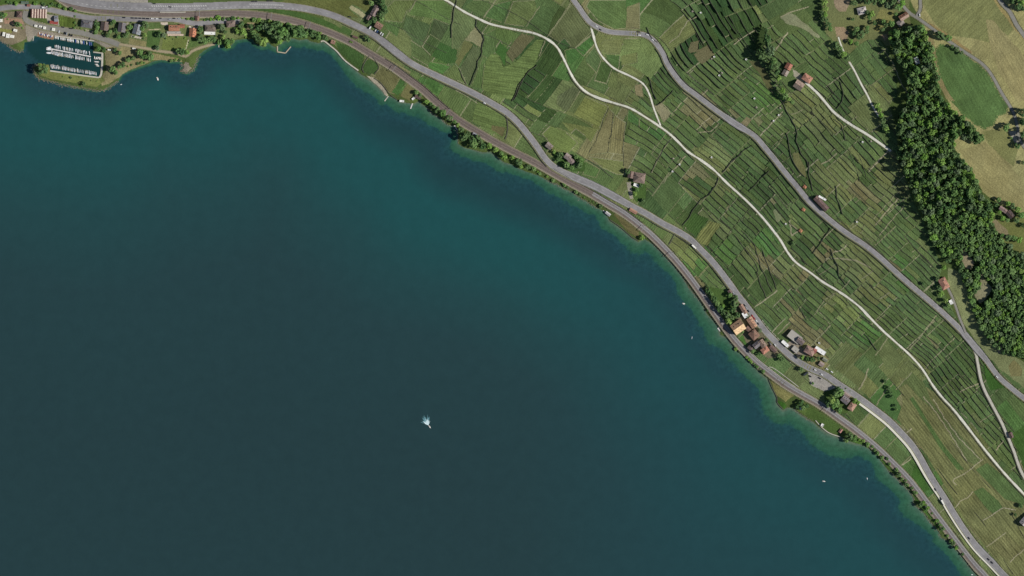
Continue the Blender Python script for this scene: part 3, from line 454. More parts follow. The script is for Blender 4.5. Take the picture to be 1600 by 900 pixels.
# parcels of the western vineyard, surveyed one by one: (tile corner, outline, colour, row direction)
PARC = [(640, 0, '0,100 60,0 300,0 380,60 360,210 200,160 0,130', (90, 112, 66), 12), (640, 0, '215,160 350,215 270,360 180,305', (72, 84, 58), 60), (640, 0, '0,150 190,220 160,310 100,410 0,340', (76, 94, 62), 35), (640, 0, '170,310 260,360 185,490 105,410', (70, 88, 54), 120), (640, 0, '270,370 420,440 400,550 330,560 190,490', (60, 88, 48), 115), (640, 0, '180,540 290,560 370,580 290,660 160,590', (74, 106, 58), 30),
 (640, 0, '390,70 590,170 580,230 500,330 430,430 370,430 370,240', (94, 107, 72), 60), (640, 0, '560,400 630,430 600,520 590,560 520,740 440,600', (84, 94, 66), 60), (640, 0, '660,300 760,250 760,450 690,520 640,490 650,350', (80, 100, 62), 80), (640, 0, '640,500 700,520 660,560 640,780 540,760 600,600', (82, 102, 62), 85), (640, 0, '480,60 560,0 700,0 730,70 640,150', (82, 100, 62), 30), (640, 0, '740,40 900,0 810,200 660,150', (76, 102, 62), 40), (640, 0, '910,10 1100,0 1125,100 1040,240 830,210', (94, 107, 68), 35), (640, 0, '400,560 440,600 510,750 420,710 300,660', (92, 106, 66), 60), (640, 0, '10,350 100,410 180,500 160,580 20,500', (84, 100, 64), 35), (640, 0, '760,250 950,290 900,370 840,450 800,365 760,420', (84, 104, 62), 70),
 (800, 0, '90,250 260,50 380,80 310,310 180,270', (74, 94, 60), 35), (800, 0, '320,310 530,20 700,280 560,420 450,400', (88, 95, 66), 55), (800, 0, '400,390 460,330 520,400 450,440', (60, 84, 52), 40), (800, 0, '460,440 550,420 600,500 520,560 480,540', (66, 98, 54), 40), (800, 0, '550,420 680,320 730,390 630,500', (70, 104, 58), 40), (800, 0, '640,510 730,400 800,540 740,640 660,560', (76, 94, 62), 50), (800, 0, '780,530 880,610 830,740 720,710', (66, 85, 50), 60), (800, 0, '870,630 930,640 920,780 840,760', (96, 106, 68), 70), (800, 0, '680,0 1000,0 1000,250 900,260 760,190 650,60', (82, 101, 62), 35), (800, 0, '1010,60 1125,20 1125,260 1000,260', (112, 111, 82), 5), (800, 0, '820,350 980,340 950,480 830,470 780,380', (108, 114, 76), 5), (800, 0, '985,335 1125,330 1125,440 970,460', (104, 118, 76), 10), (800, 0, '820,480 950,490 940,610 880,590', (74, 98, 58), 20), (800, 0, '965,490 1100,460 1100,550 960,580', (104, 112, 72), 10),
 (800, 120, '640,170 850,260 770,450 670,390 540,330', (108, 115, 70), 30), (800, 120, '440,400 560,420 760,460 700,580 640,520 560,460 520,500', (104, 112, 70), 30), (800, 120, '330,430 480,490 580,580 500,670 360,620 260,500', (98, 112, 66), 30), (800, 120, '860,280 900,320 840,670 680,690', (116, 112, 82), 12), (800, 120, '905,330 1000,400 975,690 850,670', (118, 114, 82), 95), (800, 120, '670,700 980,740 985,860 920,860 790,800', (106, 112, 72), 25), (800, 120, '640,730 780,810 740,890 620,860', (80, 104, 62), 120), (800, 120, '1020,290 1125,370 1125,450 1010,380', (70, 100, 58), 40), (800, 120, '400,170 540,80 600,110 480,310 390,240', (86, 94, 68), 120), (800, 120, '610,110 650,160 550,320 490,300', (86, 98, 64), 120),
 (480, 0, '680,180 840,200 880,90 960,0 760,0 700,60', (96, 108, 66), 60), (480, 0, '680,190 820,220 790,330 700,260', (74, 96, 58), 60), (480, 0, '870,150 1080,230 1010,400 920,350 840,260', (78, 96, 64), 60)]
for k, (ox, oy, o_, c, rd) in enumerate(PARC):
    poly = tile(ox, oy, K, o_); m = fill(poly, cx, cy) & landmask; rr = random.Random(k); c = (c[0] + 4, c[1] + 6, c[2] + 2); idm[m] = new_id(name='vine_plot', c=c, k=0, row=(math.radians(rd), rr.choice([2.8, 3.2, 3.6]), rr.choice([.08, .12, .16]), .25), j=.15)
    pid = None
    for e in range(len(poly)):
        if rr.random() < .55: continue
        d_ = seg_dist(CXX[m], CYY[m], [poly[e], poly[(e + 1) % len(poly)]]) < (1.0 if rr.random() < .8 else 1.7)
        if d_.any():
            if pid is None: pid = new_id(name='vineyard_path', c=rr.choice([(134, 136, 106), (120, 126, 92), (112, 120, 84)]), k=0, row=None, j=0, dz=.25)
            jm, im = np.nonzero(m); idm[jm[d_], im[d_]] = pid
for nm, poly, c, row in PATCH:
    m = fill(poly, cx + 0.8 * np.sin(cx / 3.1), cy) & landmask & ((hsh(CXX, CYY) < .72) | ~(seg_dist(CXX, CYY, poly + poly[:1]) < 2.2) if nm in ('green_field',) else True)
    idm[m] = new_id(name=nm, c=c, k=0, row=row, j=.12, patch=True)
LOWR = [(1400, 600, '30,-60 230,0 390,110 620,390 900,720 1150,1020 1150,1720 960,1660 600,1180 230,560 10,310 60,170', (108, 112, 74), 52, 4.2, .20), (1400, 620, '150,0 330,290 430,440 600,640 540,640 380,440 230,190 120,20', (80, 104, 60), 55, 3.4, .10), (1400, 620, '350,110 620,560 690,600 750,550 560,330 430,190', (94, 106, 68), 52, 3.6, .12), (1400, 620, '700,640 800,580 1000,740 1150,900 1150,960 960,900', (84, 106, 64), 50, 3.6, .10), (1400, 740, '680,160 760,120 900,240 940,300 850,350 790,300', (82, 104, 62), 52, 3.4, .08), (1400, 740, '840,650 960,540 1125,660 1000,780', (108, 110, 74), 50, 3.8, .26), (1340, 500, '330,620 480,460 590,560 640,700 760,860 560,700 430,560', (92, 106, 66), 55, 3.6, .12), (1340, 500, '180,290 250,170 400,330 340,420 260,440', (96, 108, 70), 40, 3.4, .06)]
for ox, oy, o_, c, rd, per, am in LOWR:
    m = fill(tile(ox, oy, K, o_), cx, cy) & landmask & vine; idm[m] = new_id(name='vine_plot', c=c, k=0, row=(math.radians(rd), per, am, .25), j=.15)
PALES = [(1120, 360, '340,670 440,600 530,530'), (1120, 360, '860,740 940,620 1030,550'), (1280, 360, '60,250 160,245 330,265 450,330'), (1280, 360, '0,390 70,350 150,290'), (1280, 360, '130,190 190,180 240,130'), (1280, 360, '190,530 270,440'), (1280, 360, '500,800 580,740'), (1280, 360, '920,890 1030,750'), (1280, 360, '540,600 610,550'), (1280, 360, '370,430 480,350'), (960, 120, '330,840 400,680 500,540'), (960, 120, '720,470 780,410 860,340'), (960, 120, '740,490 850,480 920,410'), (960, 120, '510,830 570,770 620,700'), (960, 120, '430,240 490,310 520,340'), (960, 120, '510,320 590,230'), (960, 120, '770,170 820,110'), (1280, 240, '480,570 610,430 740,290'), (1280, 240, '500,620 600,500 690,400'), (1280, 240, '530,720 640,580 750,460'), (1280, 240, '260,670 340,620'), (1280, 240, '20,90 90,60 150,0'), (1200, 500, '880,430 850,530 800,610'), (1200, 500, '950,750 1020,640 1100,560'), (1200, 500, '90,120 190,20'), (1340, 500, '160,310 230,210 260,160'), (1340, 500, '340,610 410,530 480,460'), (1340, 500, '585,440 660,350 780,230 860,150'), (1340, 500, '450,260 520,190 600,90 680,0'), (1340, 500, '910,630 960,600 1060,560'), (1400, 620, '740,220 790,190 860,140'), (1400, 620, '880,470 940,390'), (1120, 0, '150,390 260,310 330,270'), (1120, 0, '560,150 640,110 740,80 800,60'), (1120, 0, '520,440 590,330 620,290'), (1120, 120, '370,530 500,390 580,310'), (1120, 120, '500,640 570,560'), (1120, 120, '650,330 700,320 750,290'), (960, 0, '480,380 560,320 640,190 720,150'), (800, 0, '310,320 420,170 520,20'), (800, 0, '240,490 290,360'), (800, 0, '560,420 690,310'), (800, 0, '120,240 240,60'), (640, 0, '0,100 60,0'), (640, 0, '650,150 720,60 760,0'), (1400, 620, '760,550 700,600 600,680 510,720 500,740 530,775'), (1400, 740, '520,300 570,240 630,210 680,160'), (1400, 740, '770,410 850,360 940,300 1050,320'), (1400, 740, '800,640 900,570 960,520'), (1400, 740, '1000,780 1060,720 1125,670'), (1400, 620, '330,20 420,180 560,370 740,550'), (1400, 620, '240,0 340,120 480,330 620,560'), (1400, 620, '70,330 140,280'), (1400, 620, '60,600 130,545'), (1120, 240, '640,590 660,720 720,680 650,620'), (1280, 120, '440,830 560,700 620,640'), (1280, 0, '560,430 650,560 720,730 820,890'), (960, 240, '430,260 480,190 600,50')]
for k, (ox, oy, o_) in enumerate(PALES):
    ln_ = tile(ox, oy, K, o_); bx0, bx1 = min(p[0] for p in ln_) - 3, max(p[0] for p in ln_) + 3; by0, by1 = min(p[1] for p in ln_) - 3, max(p[1] for p in ln_) + 3; i0, i1, j0, j1 = int(bx0 - X0), int(bx1 - X0), int(by0 - Y0), int(by1 - Y0); i1 = min(i1, NX); rr = random.Random(k + 40)
    d_ = seg_dist(CXX[j0:j1, i0:i1] + .5 * np.sin(CYY[j0:j1, i0:i1] / 2.3), CYY[j0:j1, i0:i1], ln_) < rr.choice([.7, .85, 1.1]); sub = idm[j0:j1, i0:i1]; sub[d_ & (sub > 0)] = new_id(name='vineyard_path', c=rr.choice([(144, 142, 114), (130, 132, 102), (154, 150, 124)]), k=0, row=None, j=.05, dz=.25)
# road beds cut level into the slope
ZR = np.full(HC.shape, np.nan)
LINES = {}
for nm, pts, wd, m, dz in ROADS + [('railway', RAILL, 10.5, None, .3)]:
    P = np.array(smooth(pts)); z = hgt(P[:, 0], P[:, 1])
    for _ in range(6): z = np.concatenate([[z[0]], (z[:-2] + z[1:-1] + z[2:]) / 3, [z[-1]]])
    LINES[nm] = (P, z, wd)
RB = new_id(name='road_bed', c=(118, 118, 92), k=0, row=None, j=0)
for nm in reversed(list(LINES)):
    P, z, wd = LINES[nm]; hw = wd / 2 + (1.6 if wd > 6 else 1.0)
    for i in range(len(P) - 1):
        (ax, ay), (bx, by) = P[i], P[i + 1]
        i0 = max(int(min(ax, bx) - hw - 1 - X0), 0); i1 = min(int(max(ax, bx) + hw + 2 - X0), NX); j0 = max(int(min(ay, by) - hw - 1 - Y0), 0); j1 = min(int(max(ay, by) + hw + 2 - Y0), NY)
        if i1 <= i0 or j1 <= j0: continue
        dx, dy = bx - ax, by - ay; L2 = dx * dx + dy * dy + 1e-9
        gxx = KX[j0:j1 + 1, i0:i1 + 1]; gyy = KY[j0:j1 + 1, i0:i1 + 1]; t = np.clip(((gxx - ax) * dx + (gyy - ay) * dy) / L2, 0, 1)
        dd = np.hypot(gxx - ax - t * dx, gyy - ay - t * dy); zz = z[i] + t * (z[i + 1] - z[i]); sub = ZR[j0:j1 + 1, i0:i1 + 1]; sub[dd < hw + .8] = zz[dd < hw + .8]
        gxx = CXX[j0:j1, i0:i1]; gyy = CYY[j0:j1, i0:i1]; t = np.clip(((gxx - ax) * dx + (gyy - ay) * dy) / L2, 0, 1); dd = np.hypot(gxx - ax - t * dx, gyy - ay - t * dy)
        s = idm[j0:j1, i0:i1]; s[(dd < hw) & (s > 0)] = RB
# ------------------------------------------------------------------ build the ground from the raster
order = np.argsort(idm.ravel(), kind='stable'); fid = idm.ravel()[order]
starts = np.searchsorted(fid, np.arange(1, len(REG) + 2)); counts = np.diff(starts)
PX, PY = plan(KX, KY)
ZF = HP.copy()                                     # finished surface height per cell
NV = NX + 1
def cell_mesh(i):
    cells = order[starts[i - 1]:starts[i]]; R = REG[i]
    jy, ix = cells // NX, cells % NX; a = jy * NV + ix; quad = np.stack([a + NV, a + NV + 1, a + 1, a], 1)
    vid, iv = np.unique(quad.ravel(), return_inverse=True); z = HC.ravel()[vid].copy()
    if R['name'] == 'road_bed': zr = ZR.ravel()[vid]; z = np.where(np.isnan(zr), z, zr)
    if R['k']: z = z - R['k'] * np.clip(z - z.mean(), -3.2, 3.2)
    z += R.get('dz', 0)
    kx = KX.ravel()[vid]; ky = KY.ravel()[vid]
    rc = np.zeros(len(vid)); rl = np.zeros(len(vid)); ra = 0.0
    if R['row']:
        th, per, ra, amp = R['row']; rc = (-kx * math.sin(th) + ky * math.cos(th)) / per; rl = (kx * math.cos(th) + ky * math.sin(th)) / 28; z += amp * np.clip(np.sin(rc * 6.2832), -.4, 1)
    if R['j']: z += RNG.normal(0, R['j'], len(vid))
    ZF.ravel()[cells] = z[iv.reshape(-1, 4)].mean(1)
    co = np.stack([PX.ravel()[vid], PY.ravel()[vid], z], 1)
    return co, iv.reshape(-1, 4), np.stack([rc, rl], 1), np.full(len(vid), ra), np.tile(np.array([*lin([min(max(v, 0), 255) for v in R['c']]), 1.0]), (len(vid), 1))
def land_obj(name, parts, parent=None):
    n = 0; C, Q, A, B, T = [], [], [], [], []
    for co, q, rc, ra, t in parts: C.append(co); Q.append(q + n); A.append(rc); B.append(ra); T.append(t); n += len(co)
    C = np.concatenate(C); Q = np.concatenate(Q); me = bpy.data.meshes.new(name)
    me.vertices.add(len(C)); me.vertices.foreach_set('co', C.ravel().astype(np.float32)); me.loops.add(Q.size); me.loops.foreach_set('vertex_index', Q.ravel().astype(np.int32))
    me.polygons.add(len(Q)); me.polygons.foreach_set('loop_start', np.arange(0, Q.size, 4, dtype=np.int32)); me.update(calc_edges=True)
    for nm, dt, arr in (('rowc', 'FLOAT', np.concatenate(A)[:, 0]), ('rowl', 'FLOAT', np.concatenate(A)[:, 1]), ('rowa', 'FLOAT', np.concatenate(B))):
        me.attributes.new(nm, dt, 'POINT').data.foreach_set('value', arr.astype(np.float32))
    me.attributes.new('tint', 'FLOAT_COLOR', 'POINT').data.foreach_set('color', np.concatenate(T).ravel().astype(np.float32))
    me.materials.append(LAND); return put(bpy.data.objects.new(name, me), parent)
# one wide sheet under everything, out past the frame and down over the lake bed
cgx = np.arange(-420, 2021, 20.0); cgy = np.arange(-420, 1321, 20.0); CX, CY = np.meshgrid(cgx, cgy)
cz = samp(hill, CX, CY); inside = (CX > -30) & (CX < 1630) & (CY > -30) & (CY < 930)
cz = np.where(inside, np.minimum(cz - 5, -1.5 + cz * .9), cz); cz = np.where((cz > -1) & (samp(sd, CX, CY) < 3), -1, cz)
q = (np.arange(len(cgy) - 1)[:, None] * len(cgx) + np.arange(len(cgx) - 1)[None]).ravel(); wx, wy = plan(CX, CY); far = 1 + 0 * wx
quads = np.stack([q + len(cgx), q + len(cgx) + 1, q + 1, q], 1); nvt = CX.size
TERRAIN = land_obj('terrain', [(np.stack([wx.ravel(), wy.ravel(), cz.ravel()], 1), quads, np.zeros((nvt, 2)), np.zeros(nvt), np.tile(np.array([*lin((76, 94, 52)), 1.0]), (nvt, 1)))])
tag(TERRAIN, kind='structure')
land_obj('grass_verge', [cell_mesh(1)], TERRAIN); land_obj('road_bed', [cell_mesh(RB)], TERRAIN)
vp = sorted([i for i in REG if REG[i]['name'] == 'vine_plot' and counts[i - 1] > 0], key=lambda i: -counts[i - 1])
for i in vp[:300]: land_obj('vine_plot', [cell_mesh(i)], TERRAIN)
if vp[300:]: tag(land_obj('small_vine_plots', [cell_mesh(i) for i in vp[300:]], TERRAIN), kind='stuff')
pt = sorted([i for i in REG if REG[i]['name'] == 'vineyard_path' and counts[i - 1] > 0], key=lambda i: -counts[i - 1])
for i in pt[:290]: land_obj('vineyard_path', [cell_mesh(i)], TERRAIN)
if pt[290:]: tag(land_obj('short_vineyard_paths', [cell_mesh(i) for i in pt[290:]], TERRAIN), kind='stuff')
for i in REG:
    if REG[i].get('patch') and counts[i - 1] > 0: land_obj(REG[i]['name'], [cell_mesh(i)], TERRAIN)
def surf(px, py):
    i = int(min(max(px - X0, 0), NX - 1)); j = int(min(max(py - Y0, 0), NY - 1)); return float(ZF[j, i])
def G3(px, py, dz=0.0):
    x, y = plan(px, py); return (float(x), float(y), surf(px, py) + dz)
# ------------------------------------------------------------------ the lake
keep = sd < 14
vid = -np.ones(sd.shape, int); m = keep; vid[m] = np.arange(m.sum()); jx = np.arange(sd.shape[0] - 1)[:, None]; ixx = np.arange(sd.shape[1] - 1)[None]
a, b, c, d = vid[1:, :-1], vid[1:, 1:], vid[:-1, 1:], vid[:-1, :-1]; ok = (a >= 0) & (b >= 0) & (c >= 0) & (d >= 0)
lq = np.stack([a[ok], b[ok], c[ok], d[ok]], 1)
lx, ly = GXX[m], GYY[m]; dd = np.maximum(-sd[m], 0)
wsh = (1.05 + .22 * np.sin(lx / 41 + 2) * np.sin(ly / 33)) * np.interp(lx, [0, 60, 170, 350, 480, 560, 650, 800, 1000, 1100, 1200, 1300, 1400, 1520], [1.2, 1.5, 2.5, 5, 9, 16, 14, 13, 18, 17, 21, 27, 16, 17]) * (1 + .18 * np.sin(lx / 17) + .12 * np.sin(ly / 9))
tt = dd / wsh
dn = dd + 40 * np.sin(lx / 210 + .6) * np.sin(ly / 160 + .4)
deep_c = [lin(v) for v in [(34, 67, 71), (34, 72, 75), (33, 81, 82), (34, 80, 81), (38, 73, 75), (40, 67, 70), (40, 64, 67)]]
dc = np.stack([np.interp(dn, [20, 45, 80, 140, 220, 310, 500], [v[k] for v in deep_c]) for k in range(3)], 1)
fr = np.clip((lx - 820) / 250, 0, 1)[:, None] * .6; dc = dc * (1 - fr) + np.array(lin((36, 71, 76))) * fr
mixf = np.clip((dd - 1.25 * wsh) / 26, 0, 1); wc = dc.copy()
basin = fill(tile(0, 0, K, '215,370 480,345 830,362 905,470 890,650 870,680 440,620 430,570 340,555 240,450'), gx, gy)[m]
wc[basin] = lin((26, 62, 62)); mixf[basin] = 1
me = bpy.data.meshes.new('lake'); me.from_pydata(np.stack([lx - 800, 450 - ly, np.zeros(len(lx))], 1).tolist(), [], lq.tolist()); me.update()
me.attributes.new('tint', 'FLOAT_COLOR', 'POINT').data.foreach_set('color', np.concatenate([wc * 0.86, np.ones((len(wc), 1))], 1).ravel().astype(np.float32)); me.materials.append(WATER)
for nm, arr in (('shelf', tt), ('openw', mixf)): me.attributes.new(nm, 'FLOAT', 'POINT').data.foreach_set('value', arr.astype(np.float32))
LAKE = tag(put(bpy.data.objects.new('lake', me)), kind='structure')

# ------------------------------------------------------------------ ribbons: roads, rails, pavements, walls
def normals(P):
    T = np.gradient(P, axis=0); T /= np.maximum(np.linalg.norm(T, axis=1, keepdims=True), 1e-9); return np.stack([-T[:, 1], T[:, 0]], 1)   # right-hand side when walking (picture y down)
def ribbon(name, P, z, o0, o1, m, parent=None, thick=0.4):
    """a slab along line P (picture metres) between side offsets o0..o1 at heights z"""
    N = normals(P); mb = MB(); L = P + N * np.reshape(o0, (-1, 1)); R = P + N * np.reshape(o1, (-1, 1)); hx, hy = plan(P[:, 0], P[:, 1]); s = (1 - np.maximum(samp(hill, P[:, 0], P[:, 1]), 0) / CAM_H)
    vs = []
    for k in range(len(P)):
        for q_ in (L[k], R[k]):
            x, y = (q_[0] - 800) * s[k], (450 - q_[1]) * s[k]; vs += [(x, y, z[k]), (x, y, z[k] - thick)]
    fs = []
    for k in range(len(P) - 1):
        a = 4 * k; b = a + 4; fs += [(a, b, b + 2, a + 2), (a + 1, a, a + 2 + 0, a + 3)[:0] or (a, a + 1, b + 1, b), (a + 2, b + 2, b + 3, a + 3)]
    mb.add(vs, fs); return mb.build(name, m, parent)
WIDE = lambda P, wd: np.interp(P[:, 0], [60, 230, 330, 480, 600], [15, 15, 12, 10, wd])
ROADOBJ = {}
for nm, pts, wd, m, dz in ROADS:
    P, z, _ = LINES[nm]; hw = (WIDE(P, wd) / 2 if nm == 'main_road' else np.full(len(P), wd / 2))
    if nm in ('vineyard_track', 'vineyard_spur_track'): hw = hw * (1 + .10 * np.sin(np.arange(len(P)) * .9) * np.sin(np.arange(len(P)) * 1.7) + .24 * np.array([random.Random(k_).uniform(-1, 1) for k_ in range(len(P))]) + .55 * np.clip(np.sin(np.arange(len(P)) * .31) * np.sin(np.arange(len(P)) * .137 + 1) - .55, 0, 1) * 2)
    if nm == 'main_road': hw = hw + np.interp(P[:, 0], [590, 600, 625, 640, 880, 900, 960, 990, 1520, 1530, 1550, 1560], [0, 1.0, 1.0, 0, 0, 1.5, 1.5, 0, 0, 1.2, 1.2, 0])
    if nm == 'upper_road': hw = hw + np.interp(P[:, 0], [1130, 1140, 1155, 1170, 1500, 1512, 1530, 1545], [0, 2, 2, 0, 0, 2, 2, 0])
    ROADOBJ[nm] = tag(ribbon(nm, P, z + dz, -hw, hw, m), kind='structure')
P, z, wd = LINES['main_road']; ROADOBJ['main_road']
# road edge lines, dashes and the hatching on the wide stretch by the railway
def dash_line(name, P, z, off, wdt, dash, gap, x0, x1, m, parent, dz, skew=0):
    seg = np.hypot(*np.diff(P, axis=0).T); s = np.concatenate([[0], np.cumsum(seg)]); N = normals(P); mb = MB(); t = 0
    while t < s[-1] - dash:
        q0 = [np.interp(t, s, P[:, k]) for k in (0, 1)]
        if x0 < q0[0] < x1:
            q1 = [np.interp(t + dash, s, P[:, k]) for k in (0, 1)]; n = [np.interp(t, s, N[:, k]) for k in (0, 1)]; zz = np.interp(t, s, z) + dz; z1 = np.interp(t + dash, s, z) + dz; sc = 1 - max(zz, 0) / CAM_H
            o = np.interp(q0[0], *off) if isinstance(off, tuple) else off
            c = [((p[0] + n[0] * (o + e) + k * skew - 800) * sc, (450 - p[1] - n[1] * (o + e)) * sc, h) for p, e, h, k in ((q0, -wdt / 2, zz, 0), (q1, -wdt / 2, z1, 0), (q1, wdt / 2, z1, 1), (q0, wdt / 2, zz, 1))]
            mb.add(c, [(0, 3, 2, 1)])
        t += dash + gap
    return tag(mb.build(name, m, parent), kind='stuff')
dash_line('centre_dashes', P, z, 0.0, .22, 3, 7, 470, 1640, PAINT, ROADOBJ['main_road'], .308)
dash_line('edge_line', P, z, -4.1, .25, 6, .05, 640, 1640, PAINT, ROADOBJ['main_road'], .308); dash_line('edge_line', P, z, 4.1, .25, 6, .05, 640, 1640, PAINT, ROADOBJ['main_road'], .308)
dash_line('hatch_marking', P, z, -1.2, 2.4, 1.3, 2.2, 235, 322, PAINT, ROADOBJ['main_road'], .31, 1.5); dash_line('hatch_marking', P, z, -1.0, 2.4, 1.1, 1.9, 388, 442, PAINT, ROADOBJ['main_road'], .31, 1.2)
dash_line('lane_dashes', P, z, 3.0, .5, 3, 4, 120, 480, PAINT, ROADOBJ['main_road'], .308); dash_line('edge_line', P, z, 5.6, .2, 8, .05, 160, 420, PAINT, ROADOBJ['main_road'], .308)
Pu, zu, _ = LINES['upper_road']; dash_line('centre_dashes', Pu, zu, 0.0, .2, 3, 6, 880, 1640, PAINT, ROADOBJ['upper_road'], .308)
dash_line('edge_line', Pu, zu, 3.3, .25, 8, .05, 880, 1640, PAINT, ROADOBJ['upper_road'], .308); dash_line('edge_line', Pu, zu, -3.3, .25, 8, .05, 880, 1640, PAINT, ROADOBJ['upper_road'], .308)
# white footway along the lake side of the lower road
sel = P[:, 0] > 1342; tag(ribbon('footway', P[sel], z[sel] + .42, np.interp(P[sel][:, 0], [1342, 1350], [5.6, 5.6]), np.interp(P[sel][:, 0], [1342, 1346, 1440, 1470, 1640], [6, 8.8, 9.2, 8.0, 7.6]), mat('pale_footway', (206, 202, 186), .9, .1, .3)), kind='structure')
sel = (P[:, 0] > 240) & (P[:, 0] < 300); tag(ribbon('footway', P[sel], z[sel] + .42, 7.6, 8.8, PALE), kind='structure')
# railway: two track beds, rails, sleepers
Pr, zr, _ = LINES['railway']; RW = ribbon('railway_track', Pr[Pr[:, 0] < 928], zr[Pr[:, 0] < 928] + .3, -4.8, 4.6, BALLAST); tag(RW, kind='structure')
s2 = Pr[:, 0] > 922
ribbon('ballast_bed', Pr[s2], zr[s2] + .304, -4.8, 1.4, BALLAST2, RW); ribbon('ballast_bed', Pr[s2], zr[s2] + .30, 1.4, 4.6, BALLAST, RW); ribbon('cable_trough', Pr, zr + .42, 4.7, 5.5, mat('trough_concrete', (158, 150, 128), .9, .15, .5), RW)
for o in (-2.9, -1.45, .75, 2.2): ribbon('rail', Pr, zr + .62, o - .09, o + .09, RAIL, RW, .2)
mb = MB(); seg = np.hypot(*np.diff(Pr, axis=0).T); ss = np.concatenate([[0], np.cumsum(seg)]); Nr = normals(Pr)
for t in np.arange(0, ss[-1], 1.6):
    p = np.array([np.interp(t, ss, Pr[:, k]) for k in (0, 1)]); n = np.array([np.interp(t, ss, Nr[:, k]) for k in (0, 1)]); zz = np.interp(t, ss, zr); tg = np.array([-n[1], n[0]])
    for o in (-2.2, 1.45):
        cs = [p + n * (o + e) + tg * f for e, f in ((-1.2, -.13), (1.2, -.13), (1.2, .13), (-1.2, .13))]; sc = 1 - zz / CAM_H
        mb.add([((c_[0] - 800) * sc, (450 - c_[1]) * sc, zz + .40) for c_ in cs] + [((c_[0] - 800) * sc, (450 - c_[1]) * sc, zz + .2) for c_ in cs], [(0, 3, 2, 1), (0, 1, 5, 4), (2, 3, 7, 6)])
tag(mb.build('sleepers', SLEEP, RW), kind='stuff')
# catenary portals over the railway
for kx, (px_, lb) in enumerate([(96, 'left end of the railway beside the cream lot'), (310, 'railway above the small pink roofed house'), (427, 'railway above the grove of lakeside trees'), (484, 'railway beside the bright grass bank'), (617, 'railway beside the beach plots'), (700, 'railway above the shoreline shrubs'), (1003, 'railway beside the tan lakeside plot'), (1048, 'railway where the grey bed bends south'), (1292, 'railway above the lakeside lawn'), (1449, 'railway by the bright green bank')]):
    i = int(np.argmin(abs(Pr[:, 0] - px_))); n = Nr[i]; x, y = plan(*Pr[i]); root = empty('catenary_portal', (float(x), float(y), float(zr[i])), -math.atan2(n[1], n[0]))
    for s in (-1, 1): MB().tube((5.6 * s, 0, -1), (5.6 * s, 0, 7.5), .22, .16, 8).build('mast', METAL, root)
    MB().box(-5.7, 5.7, -.22, .22, 6.9, 7.4).build('crossbeam', METAL, root)
    tag(root, 'steel overhead line portal across the ' + lb, 'portal', 'overhead line portals')

# ------------------------------------------------------------------ walls
def wall_obj(name, pts, wd, up, m, down=.7, parent=None, sides=1.3):
    P = np.array(pts, float)
    if len(P) < 2: return None
    N = normals(P); vs = []; fs = []
    for k in range(len(P)):
        za = surf(*(P[k] + N[k] * sides)); zb = surf(*(P[k] - N[k] * sides)); t = max(za, zb) + up; b = min(za, zb) - down; s = 1 - max(float(samp(hill, *P[k])), 0) / CAM_H
        for e, h in ((-1, b), (-1, t), (1, t), (1, b)):
            q_ = P[k] + N[k] * e * wd / 2; vs.append(((q_[0] - 800) * s, (450 - q_[1]) * s, h))
    for k in range(len(P) - 1):
        a = 4 * k; b = a + 4; fs += [(a, b, b + 1, a + 1), (a + 1, b + 1, b + 2, a + 2), (a + 2, b + 2, b + 3, a + 3)]
    fs += [(0, 1, 2, 3), (len(vs) - 1, len(vs) - 2, len(vs) - 3, len(vs) - 4)]
    return MB().add(vs, fs).build(name, m, parent)
def zone(x, y):
    if x < 720: return 'vineyard west of the pale bare plot'
    if x < 905: return 'dark green vineyard left of the concrete track bend'
    if y < 130 and x < 1060: return 'vineyard beside the upper road bend'
    if y < 120 and x < 1200: return 'dark steep vineyard at the top centre'
    if y < 150: return 'vineyard around the hamlet with orange roofs'
    if x < 1060: return 'vineyard below the fork of the concrete track'
    if x > 1400 and y > 560: return 'vineyard between concrete track and branch road'
    if x > 1330 and y < 420: return 'vineyard beside the forest edge'
    if y < 260 and x < 1260: return 'vineyard either side of the upper road'
    if x > 1230 and y < 340: return 'vineyard above the long brown roofed house'
    if x < 1200: return 'vineyard above the pale striped plot'
    if x < 1330: return 'vineyard above the lakeside village'
    return 'vineyard between concrete track and upper road'
runs = []
ISV = np.zeros(len(REG) + 2, bool)
for i in REG: ISV[i] = REG[i]['name'] in ('vine_plot', 'vineyard_path')
okc = ISV[idm]
def level_runs(F, M, Lv, Uf, x0, y0):
    """points where field F crosses Lv inside mask M, ordered along the slope"""
    pts = []
    a, b = F[:, :-1], F[:, 1:]; h = ((a - Lv) * (b - Lv) < 0) & M[:, :-1] & M[:, 1:]; y, x = np.nonzero(h); t = (Lv - a[h]) / (b[h] - a[h]); pts.append(np.stack([x + t, y + 0.0 * t], 1))
    a, b = F[:-1], F[1:]; h = ((a - Lv) * (b - Lv) < 0) & M[:-1] & M[1:]; y, x = np.nonzero(h); t = (Lv - a[h]) / (b[h] - a[h]); pts.append(np.stack([x + 0.0 * t, y + t], 1))
    P = np.concatenate(pts)
    if len(P) < 6: return []
    u = Uf[P[:, 1].astype(int), P[:, 0].astype(int)] ; u = u + 0; P = P[np.argsort(P[:, 0] * UX + P[:, 1] * UY)]; out = []; cur = [P[0]]
    for p in P[1:]:
        d = math.dist(p, cur[-1])
        if d > 5:
            if len(cur) > 2: out.append(cur)
            cur = [p]
        elif d > 2.4: cur.append(p)
    if len(cur) > 2: out.append(cur)
    return [[(x0 + p[0] + .5, y0 + p[1] + .5) for p in c_] for c_ in out]
bi = np.argsort(binv, kind='stable'); bst = np.searchsorted(binv[bi], np.arange(len(ubk) + 1))
